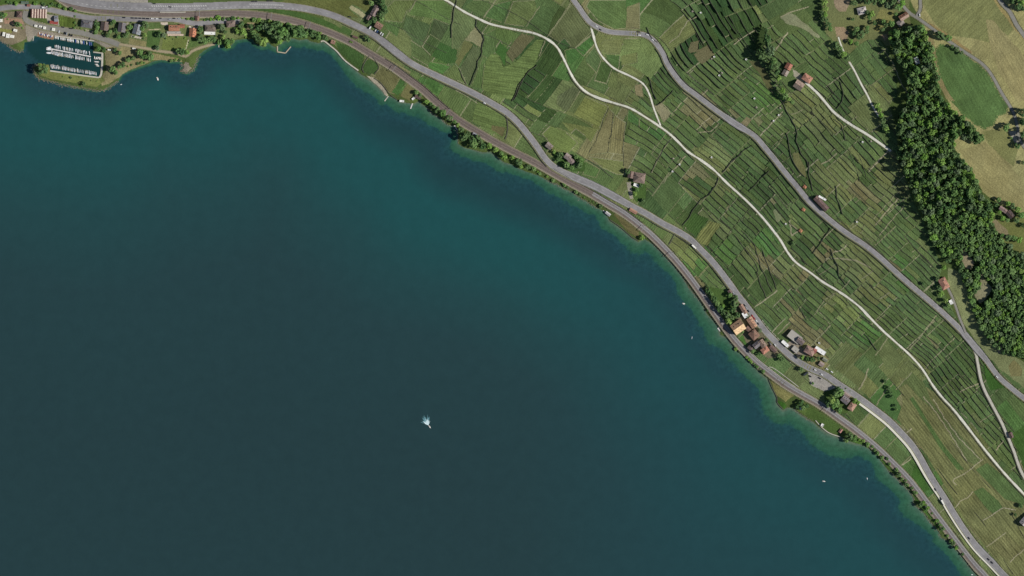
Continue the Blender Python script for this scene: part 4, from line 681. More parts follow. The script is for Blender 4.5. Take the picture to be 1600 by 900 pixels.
for b in range(len(ubk)):
    px_ = ii[bi[bst[b]:bst[b + 1]]]; py_ = jj[bi[bst[b]:bst[b + 1]]]
    if len(px_) < 60: continue
    xa, xb, ya, yb = px_.min(), px_.max() + 1, py_.min(), py_.max() + 1; M = (BLK[ya:yb, xa:xb] == b) & okc[ya:yb, xa:xb]; th = float(psamp(TF, bcx[b], bcy[b])); UX, UY = math.cos(th), math.sin(th); r = random.Random(b + 900)
    if BS[b] > 0:
        F = TVF[ya:yb, xa:xb]; s_ = BS[b]; lo, hi = F[M].min() if M.any() else 0, F[M].max() if M.any() else 0
        for k in range(int(math.floor(lo / s_ + BPH[b])) + 1, int(math.floor(hi / s_ + BPH[b])) + 1):
            if r.random() < .86: runs += level_runs(F, M, (k - BPH[b]) * s_, UU[ya:yb, xa:xb], xa + X0, ya + Y0)
    if r.random() < (.5 if BS[b] == 0 else .35): runs += level_runs(RWF[ya:yb, xa:xb], M, .9, UU[ya:yb, xa:xb], xa + X0, ya + Y0)
# longer old walls across the slope; gullies and hedge shadow also built as walls
TRACED = [tile(640, 0, K, '1120,570 1060,620 1000,690 960,750 900,895'), tile(640, 0, K, '415,0 395,70 385,140 370,230 365,340'), tile(640, 0, K, '590,170 580,230 640,300 655,350 635,430 630,490 600,540 590,600 550,700 525,760'), tile(640, 0, K, '435,600 465,680 500,740'),
 tile(800, 120, K, '100,10 60,120 10,215'), tile(800, 120, K, '850,270 790,420 740,560 670,680'), tile(800, 120, K, '890,320 880,450 860,550 840,670'), tile(800, 120, K, '1010,390 985,520 975,650 985,790'), tile(800, 120, K, '650,720 790,810 890,895'),
 tile(960, 240, K, '1120,0 1040,60 990,120 950,170'), tile(960, 240, K, '915,210 890,290 830,360 760,410 700,480 660,560 600,630'), tile(1120, 120, K, '310,600 240,650 160,720 60,830'), tile(1120, 120, K, '560,200 600,270 640,350 690,430 705,500 700,570 735,660 790,740 810,800'), tile(1120, 120, K, '610,490 635,580 645,680 690,780 780,890'),
 tile(1120, 240, K, '810,70 810,190 850,340'), tile(1280, 240, K, '270,0 310,100 340,180 360,260'), tile(1280, 240, K, '340,0 380,90 410,200 470,260'), tile(1280, 240, K, '145,280 160,400 190,480 210,540'), tile(1280, 120, K, '120,0 190,50 210,140 205,220 150,280'), tile(1280, 120, K, '130,370 200,430 230,560 260,570'),
 tile(1120, 240, K, '1000,650 960,720 900,800 840,890'), tile(1280, 360, K, '100,160 120,230 160,300 175,400 240,490'), tile(1120, 240, K, '460,150 400,210 330,280 280,340'), tile(1120, 360, K, '150,30 240,150 320,260 370,350 350,380 420,560 440,600'), tile(1120, 360, K, '220,0 330,120 360,220 390,330 440,430 490,550'), tile(1120, 360, K, '390,150 440,280 490,420 530,520'), tile(1120, 360, K, '560,460 650,560 720,670 800,800'), tile(1340, 500, K, '60,120 110,180 170,270'), tile(960, 0, K, '380,370 330,340 280,230'),
 tile(960, 120, K, '300,0 330,90 340,140 370,200'), tile(960, 120, K, '370,250 440,210 490,150 520,110'), tile(960, 120, K, '320,840 370,750 430,640 500,540')]
TALL = [1, 1, 1, 0, 1, 0, 0, 0, 0, 1, 1, 1, 1, 1, 1, 0, 0, 1, 1, 0, 1, 1, 1, 0, 0, 0, 0, 1, 1, 1, 1, 0]  # raised ones cast the dark line of gullies and hedge shadow
for t in TRACED:
    P = np.array(t); s = np.concatenate([[0], np.cumsum(np.hypot(*np.diff(P, axis=0).T))]); tt_ = np.arange(0, s[-1], 2.5)
    runs.append([(np.interp(a, s, P[:, 0]) + .5 * math.sin(a / 4), np.interp(a, s, P[:, 1]) + .5 * math.cos(a / 5)) for a in tt_])
ln = lambda r: -sum(math.dist(a, b) for a, b in zip(r[:-1], r[1:]))
tr = runs[-len(TRACED):]; LOW = {5, 6, 7, 15, 16}; TP = np.array([p for q in tr for p in q]); free = []
for q in runs[:-len(TRACED)]:
    A_ = np.array(q); far_ = np.hypot(A_[:, None, 0] - TP[None, :, 0], A_[:, None, 1] - TP[None, :, 1]).min(1) > 3.2; cur = []
    for p, f_ in zip(q, far_):
        if f_: cur.append(p)
        else:
            if len(cur) > 2: free.append(cur)
            cur = []
    if len(cur) > 2: free.append(cur)
rest = sorted(free, key=ln); WALLH = random.Random(5)
for k, q_ in enumerate(tr + rest[:300 - len(tr)]):
    t_ = k < len(tr); mx = q_[len(q_) // 2]; o = wall_obj('terrace_wall', q_, .45 if t_ and k in LOW else .7 if t_ else .45, .3 if t_ and k in LOW else (1.5 if TALL[k] else .8) if t_ else WALLH.choice([.1, .2, .3, .5]) + (1.3 if 1055 < mx[0] < 1215 and mx[1] < 125 else 0), STONE, sides=1.6)
    zn = zone(*mx); tag(o, 'grey dry stone terrace wall in the ' + zn, 'wall', 'terrace walls in the ' + zn)
if rest[300 - len(tr):]:
    C_ = [wall_obj('tmp', q_, .45, WALLH.choice([.1, .25, .45]), STONE, sides=1.6) for q_ in rest[300 - len(tr):]]; mb = MB()
    for o in C_:
        mb.add([v.co for v in o.data.vertices], [tuple(p.vertices) for p in o.data.polygons]); d_ = o.data; bpy.data.objects.remove(o); bpy.data.meshes.remove(d_)
    tag(mb.build('short_terrace_walls', STONE), 'short grey stone terrace walls scattered through the vineyards', 'walls', kind='stuff')
# retaining walls on the downhill side of roads and railway
def side_wall(line, off, x0, x1, up, wd, m, label, down=3.5, name='retaining_wall'):
    P, z, _ = LINES[line]; sel = (P[:, 0] >= x0) & (P[:, 0] <= x1); Q = P[sel]; zz = z[sel]; N = normals(P)[sel]
    o = ribbon(name, Q, zz + up, off - wd / 2, off + wd / 2, m, None, up + down); tag(o, label, 'wall', 'road and railway retaining walls'); return o
side_wall('main_road', 6.6, 535, 860, .9, .8, STONE, 'grey retaining wall below the lower road from lay-by to lone roadside house')
side_wall('main_road', 6.9, 985, 1150, .9, .8, STONE, 'grey retaining wall below the lower road approaching the lakeside village', 5)
side_wall('main_road', 6.2, 1215, 1262, .9, .8, STONE, 'grey retaining wall below the lower road between village and car park')
side_wall('main_road', -6.6, 1185, 1235, 1.0, .7, PALE, 'pale wall above the lower road opposite the village roofs', 1)
side_wall('upper_road', 5.4, 1028, 1140, .8, .9, STONE, 'dark retaining wall below the upper road on its first steep bend', 5)
side_wall('upper_road', -5.3, 1038, 1120, 2.2, .8, STONE, 'tall retaining wall uphill of the upper road bend', 1)
side_wall('upper_road', 5.6, 1175, 1395, .8, .9, STONE, 'long grey wall below the middle of the upper road', 5)
side_wall('upper_road', 5.5, 1400, 1522, .7, .8, STONE, 'grey wall below the upper road towards the road fork', 4)
side_wall('upper_road', -5.2, 1300, 1400, 1.6, .7, STONE, 'stone wall uphill of the upper road past the long brown house', 1)
side_wall('railway', 5.9, 1010, 1190, .6, .8, STONE, 'lake wall below the railway past the lakeside village', 4)
side_wall('railway', -5.6, 600, 700, 1.8, .7, STONE, 'dark wall uphill of the railway above the beach plots', 1)
side_wall('railway', -5.7, 855, 1000, 1.4, .7, STONE, 'wall between railway and lower road beside the tan plots', 1)
side_wall('railway', -5.6, 1170, 1240, 1.2, .8, PALE, 'pale wall uphill of the railway below the village gardens', 1)
side_wall('branch_road', 2.9, 1526, 1600, .8, .9, STONE, 'dark wall below the branch road beside the striped terraces', 3)
side_wall('vineyard_track', 2.9, 890, 985, .5, .6, STONE, 'low wall below the concrete track on its first long bend', 2)
side_wall('vineyard_track', 3.0, 1455, 1640, .4, .6, STONE, 'low dark kerb wall beside the concrete track at lower right', 2)
for pts, lb, wd, m in [(tile(480, 0, K, '120,365 150,362 200,400 260,450 320,520 380,570 450,620'), 'pale sea wall along the lakeside lawn', 2.0, PALE), (tile(480, 0, K, '590,690 640,720 690,780 730,830 790,875'), 'dark wall behind the pale beach', 1.0, STONE), (tile(480, 0, K, '500,640 485,600 510,540 545,490'), 'wall beside the steps down to the beach', 1.0, STONE), (tile(480, 0, K, '575,500 630,590 590,650'), 'angled wall around the dark green lakeside plot', 1.0, STONE),
                       (tile(800, 240, K, '860,580 960,650 1050,730 1110,765'), 'lake wall below the tan lakeside plot', 1.0, STONE), (tile(1180, 560, K, '120,185 150,260 190,340 195,390 245,445'), 'dark lake wall around the tan lakeside plots', 1.0, STONE), (tile(1180, 560, K, '530,545 580,600 650,655 750,690'), 'pale curved sea wall below the lakeside lawn', 1.2, PALE), (tile(1180, 560, K, '100,90 150,80 290,180 380,250'), 'pale garden wall below the village vineyard', .9, PALE), (tile(640, 120, K, '845,340 860,400 860,480 840,550'), 'dark stone wall crossing from lower road to railway', 1.6, STONE), (tile(960, 240, K, '530,705 480,800'), 'short dark wall between the lower road and the railway', 1.2, STONE)]:
    P = np.array(smooth(pts, 4)); tag(wall_obj('stone_wall', P, wd, .7, m), lb, 'wall', 'lakeside and garden walls')
# breakwater and quays of the marina
for pts, lb, wd, m in [(tile(0, 0, K, '440,622 600,645 740,665 870,682'), 'long grey quay along the outer breakwater of the marina', 2.2, PALE), (tile(0, 0, K, '482,316 600,330 720,346 826,360'), 'pale quay edge on the village side of the marina', 1.6, PALE), (tile(0, 0, K, '900,468 898,560 890,650 872,682'), 'grey quay on the right side of the marina', 3.0, PALE), (tile(0, 0, K, '820,458 905,468'), 'short grey quay beside the marina trees', 1.8, PALE)]:
    P = np.array(smooth(pts, 3)); tag(wall_obj('quay', P, wd, .35, m, 2.5), lb, 'quay', 'marina quays')
# boulders along the breakwater and the stony bits of shore
ROCK = mat('boulders', (128, 120, 106), .95, .3, 1.2); rr = random.Random(31)
for nm_, pts, lb in [('riprap', tile(0, 0, K, '330,560 290,590 300,650 340,690 450,715 560,745 700,770 850,795 920,790 970,760 1040,710'), 'grey boulder slope around the outside of the marina breakwater'), ('riprap', tile(0, 0, K, '0,355 60,385 110,430 170,455 205,440'), 'boulder shore at the left edge below the campsite'), ('riprap', tile(160, 0, K, '690,560 720,590 690,625 740,640 800,610 820,560 850,490'), 'boulders around the small park headland'), ('riprap', [(1124, 512), (1138, 528), (1151, 548)], 'boulders below the village railway wall'), ('riprap', tile(1180, 560, K, '340,440 400,490 460,530 520,560'), 'stony shore below the lakeside garden'), ('riprap', [p for p in SHORE if 850 < p[0] < 945], 'stony foot of the railway bank beside the bathing platform'), ('riprap', [p for p in SHORE if 1020 < p[0] < 1100 and p[1] > 360], 'stony foot of the railway wall above the village'), ('riprap', [p for p in SHORE if 1385 < p[0] < 1525 and p[1] > 720], 'stony shore along the lower right bank'), ('riprap', [p for p in SHORE if 660 < p[0] < 720 and p[1] < 230], 'stony shore below the shrubs by the landing stage')]:
    P = np.array(pts); s_ = np.concatenate([[0], np.cumsum(np.hypot(*np.diff(P, axis=0).T))]); N_ = normals(P); mb = MB()
    for t in np.arange(0, s_[-1], .32 if P[0, 0] < 400 else .8):
        x, y = np.interp(t, s_, P[:, 0]), np.interp(t, s_, P[:, 1]); nx_, ny_ = np.interp(t, s_, N_[:, 0]), np.interp(t, s_, N_[:, 1]); o_ = rr.gauss(.2, 1.5); x += nx_ * o_; y += ny_ * o_; R = rr.uniform(.35, .95); X_, Y_ = plan(x, y); zz = max(.1, .5 - .25 * o_)
        mb.add([(X_ + R * a * rr.uniform(.7, 1.2), Y_ + R * b * rr.uniform(.7, 1.2), zz + R * c_ * rr.uniform(.5, .9)) for a, b, c_ in ((1, 0, 0), (0, 1, 0), (-1, 0, 0), (0, -1, 0), (0, 0, 1), (0, 0, -1))], [(0, 1, 4), (1, 2, 4), (2, 3, 4), (3, 0, 4), (1, 0, 5), (2, 1, 5), (3, 2, 5), (0, 3, 5)])
    tag(mb.build(nm_, ROCK), lb, 'boulders', kind='stuff')
def deck(name, a, b, wd, label, cat, m=PALE, top=.55):
    d = math.dist(a, b); x, y = plan((a[0] + b[0]) / 2, (a[1] + b[1]) / 2); root = empty(name, (float(x), float(y), 0), -math.atan2(b[1] - a[1], b[0] - a[0])); n = max(2, int(d / 6))
    for k in range(n): MB().box(-d / 2 + d * k / n + .06, -d / 2 + d * (k + 1) / n - .06, -wd / 2, wd / 2, top - .4, top).build('deck_panel', m, root)
    for k in range(n + 1): MB().tube((-d / 2 + d * k / n, 0, -3), (-d / 2 + d * k / n, 0, top - .3), .2, .2, 6).build('pile', METAL, root)
    return tag(root, label, cat)
PONT = mat('pontoon_deck', (206, 200, 196), .8, .1, .6)
deck('pontoon', (80, 76.5), (142, 88.5), 1.9, 'long white floating pontoon in the middle of the marina', 'pontoon', PONT)
deck('pontoon', (81.5, 77), (80.5, 83.5), 1.6, 'short white cross pontoon at the open end of the marina', 'pontoon', PONT, .62)
for a, b, lb in [((433.5, 72), (433.5, 81), 'left arm of the angular stone jetty below the grove'), ((433.5, 81), (446, 83), 'outer arm of the angular stone jetty below the grove'), ((446, 83), (454.5, 73), 'right arm of the angular stone jetty below the grove')]:
    tag(wall_obj('jetty', [a, ((a[0] + b[0]) / 2, (a[1] + b[1]) / 2), b], 1.6, .5, mat('jetty_stone', (172, 160, 138), .9, .2, 1.0), 3), lb, 'jetty', 'arms of the angular jetty')
deck('jetty', (342, 62), (342, 74), 1.3, 'thin pale jetty below the house with the white terrace', 'jetty'); deck('jetty', (646, 158), (641.5, 170), 1.6, 'white jetty in front of the brown boathouse', 'jetty', PONT); deck('jetty', (607, 150), (601, 158), 1.6, 'pale jetty at the end of the beach', 'jetty')
deck('jetty', (943, 328), (954, 338), 3, 'white bathing platform beside the tan lakeside plot', 'platform', PONT); deck('jetty', (1122, 512), (1129, 520), 3.4, 'pale bathing platform below the big light orange roof', 'platform', PONT); deck('jetty', (710, 196), (718, 207), 2.2, 'white landing stage among the shoreline shrubs', 'platform', PONT)
deck('jetty', (53.5, 52), (51.5, 64), 1.2, 'thin pale jetty beside the boat ramp', 'jetty')

# ------------------------------------------------------------------ buildings
WALLC = {'cream': mat('render_cream', (196, 186, 164), .9, .12, .5), 'white': mat('render_white', (214, 212, 204), .9, .08, .5), 'grey': mat('render_grey', (150, 146, 138), .9, .12, .5), 'stone': mat('rubble_wall', (140, 130, 112), .95, .25, .8)}
FLATW = mat('flat_roof_white', (222, 222, 218), .8, .08, .4); FLATG = mat('flat_roof_grey', (160, 155, 146), .9, .15, .3)
WINME = MB().box(-.5, .5, -.06, .06, -.65, .65).mesh('window', GLASS); FRME = MB().box(-.62, .62, -.04, .04, -.77, .77).mesh('window_frame', WALLC['white']); DOORME = MB().box(-.55, .55, -.07, .07, -1.05, 1.05).mesh('door', WOOD)
CHIM = MB().box(-.45, .45, -.45, .45, -1.2, 1.3).box(-.55, .55, -.55, .55, 1.3, 1.45).mesh('chimney', WALLC['stone'])
SKYL = MB().box(-.5, .5, -.7, .7, -.05, .12).mesh('skylight', GLASS)
CAPM = mat('ridge_tile', (120, 84, 66), .9, .2, 2.0)
def house(label, px, py, L, W, ang, roofc, kind='gable', hw=5.0, wall='cream', name='house', cat='house', chim=1, pitch=.55, split=None, base=None):
    """L along ridge, W across, ang clockwise on the picture; wall, roof (> ridge, chimney), windows, door"""
    x, y, zc = G3(px, py); lo = min(surf(px + a * L / 2, py + b * W / 2) for a in (-1, 1) for b in (-1, 1)); zc = base if base is not None else (lo + zc) / 2
    root = empty(name, (x, y, zc), -math.radians(ang)); a, b = L / 2 - .35, W / 2 - .35
    MB().box(-a, a, -b, b, min(lo - zc, 0) - 1.5, hw).build('wall', WALLC[wall], root)
    A, B = L / 2, W / 2; rise = B * pitch; rm = roof_mat(roofc) if isinstance(roofc, tuple) else roofc
    if kind == 'gable':
        mb = MB(); t = .28
        for s in (-1, 1):
            v = [(-A, s * B, hw - .15), (A, s * B, hw - .15), (A, 0, hw + rise), (-A, 0, hw + rise)]; v += [(p[0], p[1], p[2] - t) for p in v]; f = [(0, 1, 2, 3), (7, 6, 5, 4), (0, 4, 5, 1), (1, 5, 6, 2), (2, 6, 7, 3), (3, 7, 4, 0)]
            if s > 0: f = [tuple(reversed(q_)) for q_ in f]
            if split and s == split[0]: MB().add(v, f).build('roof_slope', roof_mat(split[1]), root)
            else: mb.add(v, f)
        ro = mb.build('roof', rm, root); [MB().add([(e, -b, hw), (e, b, hw), (e, 0, hw + rise - t - .05)], [(0, 2, 1) if e < 0 else (0, 1, 2)]).build('gable_wall', WALLC[wall], root) for e in (-a, a)]
        MB().box(-A, A, -.18, .18, hw + rise - .05, hw + rise + .14, .05).build('ridge', CAPM, ro)
    elif kind == 'hip':
        r = max(A - B, .1); v = [(-A, -B, hw - .1), (A, -B, hw - .1), (A, B, hw - .1), (-A, B, hw - .1), (-r, 0, hw + rise), (r, 0, hw + rise)]
        ro = MB().add(v, [(0, 1, 5, 4), (1, 2, 5), (2, 3, 4, 5), (3, 0, 4), (3, 2, 1, 0)]).build('roof', rm, root); MB().box(-r, r, -.18, .18, hw + rise - .06, hw + rise + .13, .05).build('ridge', CAPM, ro)
    elif kind == 'saw':
        n = 6; mb = MB(); dark = MB()
        for k in range(n):
            x0 = -A + L * k / n; x1 = -A + L * (k + 1) / n; xm = x0 + (x1 - x0) * .5
            mb.add([(x0, -B, hw), (x0, B, hw), (xm, B, hw + 1.6), (xm, -B, hw + 1.6), (x1, -B, hw), (x1, B, hw)], [(0, 3, 2, 1), (0, 4, 3), (1, 2, 5)]); dark.add([(xm, -B, hw + 1.6), (xm, B, hw + 1.6), (x1, B, hw), (x1, -B, hw)], [(0, 3, 2, 1)])
        ro = mb.build('roof', rm, root); dark.build('roof_light_slopes', roof_mat((196, 170, 150)), root)
    else:
        ro = MB().box(-A, A, -B, B, hw, hw + .3).build('roof', rm, root); pp = MB()
        for s in (-1, 1): pp.box(-A, A, s * B - .15, s * B + .15, hw + .3, hw + .75); pp.box(s * A - .15, s * A + .15, -B + .16, B - .16, hw + .3, hw + .75)
        pp.build('parapet', WALLC['white'] if rm is FLATW else WALLC['grey'], ro); MB().box(A * .3, A * .3 + .9, -B * .3, -B * .3 + .9, hw + .3, hw + 1.1).build('roof_vent', METAL, ro)
        chim = 0
    if kind == 'gable' and L >= 12 and W >= 8:
        ag = math.atan2(rise + .15, B)
        for k in range(3 if L > 15 else 2):
            sk_ = inst('skylight', SKYL, ro, (-A * .6 + k * A * .55, B * .5, hw + rise * .5 - .02 + .06)); sk_.rotation_euler = (-ag, 0, 0)
    for k in range(chim): inst('chimney', CHIM, ro, (A * (.45 if k == 0 else -.5), B * .35, hw + rise * .65), 0)
    fl = 2 if hw >= 4.6 else 1; n = max(1, int(L / 4.5)); m_ = max(1, int(W / 5))
    for f in range(fl):
        zz = 1.5 + 2.5 * f
        for k in range(n):
            xx = -a + (k + .5) * 2 * a / n
            for s in (-1, 1):
                if f == 0 and k == n // 2 and s == -1: continue
                wnd = inst('window', WINME, root, (xx, s * (b + .03), zz)); inst('frame', FRME, wnd)
        for k in range(m_):
            for s in (-1, 1): wnd = inst('window', WINME, root, (s * (a + .03), -b + (k + .5) * 2 * b / m_, zz), math.pi / 2); inst('frame', FRME, wnd)
    inst('door', DOORME, root, (-a + (n // 2 + .5) * 2 * a / n, -b - .05, 1.05))
    return tag(root, label, cat)
OR, BR, MV, GR, LB, RD = (196, 122, 84), (128, 98, 82), (140, 118, 110), (112, 110, 114), (140, 146, 158), (196, 72, 62)
house('brown flat roofed house at the left edge beside the quay road', 30.5, 22.5, 9, 10, 0, (122, 94, 84), 'hip', 4.5, 'stone')
house('long shed with red and pink striped sawtooth roof beside the village street', 61, 21.5, 25, 14, 2, (182, 92, 82), 'saw', 6, 'stone', 'sawtooth_shed', 'shed', 0)
house('small red roofed boathouse between sawtooth shed and small vineyard', 84.5, 35.5, 13, 4.5, 8, RD, 'gable', 3.2, 'white', 'boathouse', 'shed', 0)
house('small blue grey roofed house beside the small vineyard', 88, 29.5, 6, 9, 0, LB, 'gable', 4, 'white')
house('wide dark grey roofed house right of the small vineyard', 136, 37.5, 18, 12, 8, (108, 106, 110), 'hip', 6, 'cream', chim=2)
house('brown roofed villa with hedges, second from the small vineyard', 164, 41, 14, 13, 98, (122, 102, 92), 'gable', 6)
house('grey brown roofed villa in the middle of the village row', 191, 43, 15, 12, 98, (118, 112, 114), 'gable', 6)
house('pale blue grey roofed villa beside the bright lawn', 215, 46, 16, 13, 105, (136, 144, 148), 'gable', 6, 'white')
house('long orange roofed house on the village street', 272.5, 44, 17, 9.5, 0, OR, 'gable', 6, 'white', chim=2)
house('short orange roofed annex at the end of the long orange house', 285, 41, 8, 6, 0, (186, 104, 74), 'gable', 4, 'white', chim=0)
house('white walled terrace building below the long orange house', 272, 51, 22, 3.6, 0, FLATG, 'flat', 2.6, 'white', 'terrace_annex')
house('bright orange roofed house with dormers above the park', 301.5, 51, 14, 11, 95, (214, 124, 82), 'gable', 6, 'white', chim=2)
house('brown roofed house with a white terrace facing the lake', 329, 44.5, 17, 10, 2, (124, 108, 94), 'hip', 6, 'white')
house('white flat terrace in front of the brown roofed lake house', 328, 52, 17, 4.5, 2, FLATW, 'flat', 2.5, 'white', 'terrace_annex')
house('little pink brown roofed house beside the railway', 308.5, 29, 7, 6, 90, (160, 112, 96), 'gable', 4)
house('brown hipped house at the grove edge near the railway', 361, 37.5, 14, 10, -10, (140, 116, 104), 'hip', 5)
house('small orange hut on the sea wall by the lakeside lawn', 520.5, 66, 7, 6, 20, (178, 128, 102), 'gable', 3.5, name='hut', cat='hut')
house('long mauve roofed farmhouse above the lay-by', 586, 17, 17, 9, -62, (142, 120, 114), 'gable', 6)
house('lower mauve wing of the farmhouse above the lay-by', 577, 27.5, 9, 7, -60, (148, 122, 112), 'gable', 4, chim=0)
house('brown orange roofed house behind the row of parked cars', 592, 40.5, 12, 9.5, 32, (158, 116, 94), 'gable', 5.5)
house('brown boathouse behind the white jetty', 653.5, 151, 10, 7, 25, (112, 88, 80), 'gable', 4, name='boathouse', cat='boathouse')
house('small grey brown roofed house right beside the lower road', 858, 228, 11, 8.5, 38, (150, 134, 124), 'gable', 5)
house('mauve roofed house among trees above the lower road', 887, 245, 10, 9, 38, (158, 138, 130), 'gable', 6); house('mauve wing of the house among trees above the lower road', 893, 252, 11, 8, 38, (150, 130, 122), 'hip', 5, chim=0)
house('left brown wing of the big house in the olive vineyard', 985.5, 273, 11, 9, 100, (134, 108, 96), 'gable', 6); house('big brown roofed house with white terrace in the olive vineyard', 999, 278, 18, 16, 8, (138, 114, 100), 'hip', 6.5, chim=2); house('white terrace block below the big brown house in the vineyard', 994.5, 289.5, 9, 4.5, 20, FLATW, 'flat', 2.6, 'white', 'terrace_annex')
house('orange flat roofed hut between lower road and railway', 989.5, 330, 13, 5.5, 30, (196, 138, 106), 'gable', 3, name='hut', cat='hut', chim=0)
house('orange tiled end of the upper hamlet house beside the dark trees', 1232, 104, 10, 10, 120, (188, 110, 84), 'gable', 6); house('pale grey end of the upper hamlet house beside the dark trees', 1227, 114, 9, 9, 120, (160, 144, 130), 'gable', 5.5)
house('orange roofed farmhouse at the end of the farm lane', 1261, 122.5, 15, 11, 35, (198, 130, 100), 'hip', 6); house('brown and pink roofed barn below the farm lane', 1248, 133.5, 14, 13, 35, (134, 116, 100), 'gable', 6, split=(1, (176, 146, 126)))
house('long brown roofed house beside the middle of the upper road', 1283, 318, 27, 8.5, 46, (126, 98, 92), 'gable', 6, chim=2); house('pale terrace strip behind the long brown house', 1285, 309.5, 13, 3, 30, FLATW, 'flat', 2, 'white', 'terrace_annex')
for (hx, hy, lb) in [(1257.5, 292, 'uppermost little orange roofed vineyard hut near the long brown house'), (1255.5, 327.5, 'middle little orange roofed vineyard hut below the upper road'), (1251, 360.5, 'lowest little orange roofed vineyard hut below the upper road')]: house(lb, hx, hy, 5.5, 4.6, 35, (206, 130, 84), 'hip', 2.6, 'stone', 'vineyard_hut', 'hut', 0)
vl = house('white grey roofed villa with solar panels at the top right', 1346.5, 17, 14, 11, -15, (190, 180, 172), 'hip', 5, 'white')
for k in range(6): MB().box(-4.6 + 1.5 * (k % 3), -3.2 + 1.5 * (k % 3), -3.4 + 1.7 * (k // 3), -1.8 + 1.7 * (k // 3), 6.6, 6.8).build('solar_panel', mat('solar_panel', (58, 54, 78), .3), vl)
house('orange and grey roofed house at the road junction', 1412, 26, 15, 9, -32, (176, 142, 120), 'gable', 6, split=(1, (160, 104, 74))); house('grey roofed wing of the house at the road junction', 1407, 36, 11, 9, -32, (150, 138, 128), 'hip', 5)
house('bright white roofed house hidden in the forest', 1432, 95, 11, 6.5, 70, (222, 222, 228), 'gable', 9, 'white')
house('orange tiled farmhouse at the forest edge beside the driveway', 1474.5, 443, 18, 12, 62, (186, 124, 98), 'hip', 7, chim=2); house('pale garage at the end of the driveway', 1486, 472, 7, 5, 62, FLATW, 'flat', 3, 'white', 'garage', 'garage')
house('pink brown roofed house in the clearing near the right edge', 1567, 327.5, 13, 6.5, 35, (156, 124, 116), 'gable', 7); house('dark brown roofed barn beside the pink brown house', 1578, 335, 12, 9, 50, (92, 76, 72), 'gable', 6)
house('small brown roofed hut beside the branch road', 1579.5, 680, 9, 6.5, 70, (116, 92, 86), 'gable', 4, name='hut', cat='hut'); house('grey roofed winery at the right edge of the lower vineyard', 1603, 812, 20, 12, -50, (168, 160, 156), 'gable', 6, 'white')
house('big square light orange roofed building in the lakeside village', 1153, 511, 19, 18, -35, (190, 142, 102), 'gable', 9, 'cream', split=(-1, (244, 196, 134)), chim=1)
house('narrow orange brown house at the top of the village row', 1161, 483, 16, 7, 58, (172, 128, 104), 'gable', 7); house('white flat roofed house in the village row', 1164, 492, 9, 7, 58, FLATW, 'flat', 7, 'white', chim=0)
house('long orange roofed house along the lower road in the village', 1174.5, 504, 18, 9.5, 57, (202, 144, 106), 'gable', 7, chim=2); house('brown roofed house in the middle of the village', 1178, 523, 14, 13, 50, (150, 108, 86), 'hip', 8, chim=2)
house('small mauve roofed annex between the village houses', 1169, 514, 8, 7, 40, (142, 104, 88), 'gable', 5, chim=0); house('grey roofed house behind the brown village houses', 1183, 538, 14, 9, -40, (122, 116, 118), 'gable', 8); house('brown roofed house beside the lower end of the village', 1191, 537, 13, 9, 55, (158, 128, 108), 'gable', 8); house('orange hipped house at the lower end of the village', 1195, 547, 12, 9, -35, (204, 128, 98), 'hip', 7); house('pair of brown roofed sheds at the village end', 1208, 545, 13, 7, 40, (128, 100, 90), 'gable', 4, name='shed', cat='shed', chim=0); house('dark wine red roofed house beside the village lawn', 1173, 543, 9, 8, 40, (116, 98, 92), 'hip', 6)
house('large grey flat roofed winery hall above the lower road', 1242, 526.5, 22, 13, 38, FLATG, 'flat', 5, 'grey', 'winery_hall', 'hall'); house('white flat garage in front of the winery hall', 1227, 537, 13, 5, 42, FLATW, 'flat', 3, 'white', 'garage', 'garage'); house('grey roofed lower annex of the winery hall', 1243, 546, 11, 8, 40, FLATG, 'flat', 4, 'grey')
house('mauve brown roofed house inside the winery group', 1250.5, 533, 12, 9, 40, (134, 116, 112), 'gable', 7); house('pink brown roofed winery house with red corner', 1265, 548, 16, 12, 30, (168, 128, 112), 'hip', 8, chim=2); house('red roofed porch of the winery house', 1273, 548, 6, 8, 30, (190, 104, 90), 'gable', 6, chim=0)
house('long white flat roofed building beside the winery house', 1281.5, 548, 18, 6.5, 33, FLATW, 'flat', 5, 'white', 'winery_store', 'building'); house('small pale hut with a car porch by the car park', 1283.5, 569, 8, 7, 33, (170, 146, 134), 'gable', 3.5, name='hut', cat='hut', chim=0); house('small garden shed above the pale hut', 1289, 562, 8, 5, 33, (140, 150, 120), 'gable', 3, name='shed', cat='shed', chim=0)
house('grey brown roofed house behind the tall tree at the car park', 1320.5, 625, 13, 10, 40, (132, 122, 124), 'gable', 8); house('orange hipped house beside the white footway', 1331, 635, 13, 10, -55, (188, 138, 112), 'hip', 7, chim=1); house('pink brown wing above the grey brown house', 1323, 617, 12, 6, 38, (164, 140, 130), 'gable', 6, chim=0)
house('white hut in the lakeside garden below the railway', 1252, 638.5, 5, 4, 0, FLATW, 'flat', 2.6, 'white', 'hut', 'hut'); house('small pink roofed hut on the lakeside lawn', 1313.5, 673, 6.5, 4.5, -55, (190, 122, 112), 'gable', 2.8, name='hut', cat='hut', chim=0); house('tiny white hut above the curved sea wall', 1285, 664, 4, 4, 30, FLATW, 'flat', 2.4, 'white', 'hut', 'hut')
house('small brown shed between railway and grass slope', 555, 58, 9, 3.5, 22, (124, 92, 84), 'gable', 2.6, name='shed', cat='shed', chim=0); house('small brown roofed house above the parked cars at the village top', 1140.5, 456, 7, 6, 60, (128, 104, 96), 'gable', 5); house('tiny orange kiosk beside the village street', 45, 8.5, 5.5, 4, 0, (170, 104, 90), 'gable', 3, name='kiosk', cat='kiosk', chim=0); house('green roofed shed above the village street', 39, 4, 12, 4, 0, (96, 132, 112), 'gable', 3, name='shed', cat='shed', chim=0)
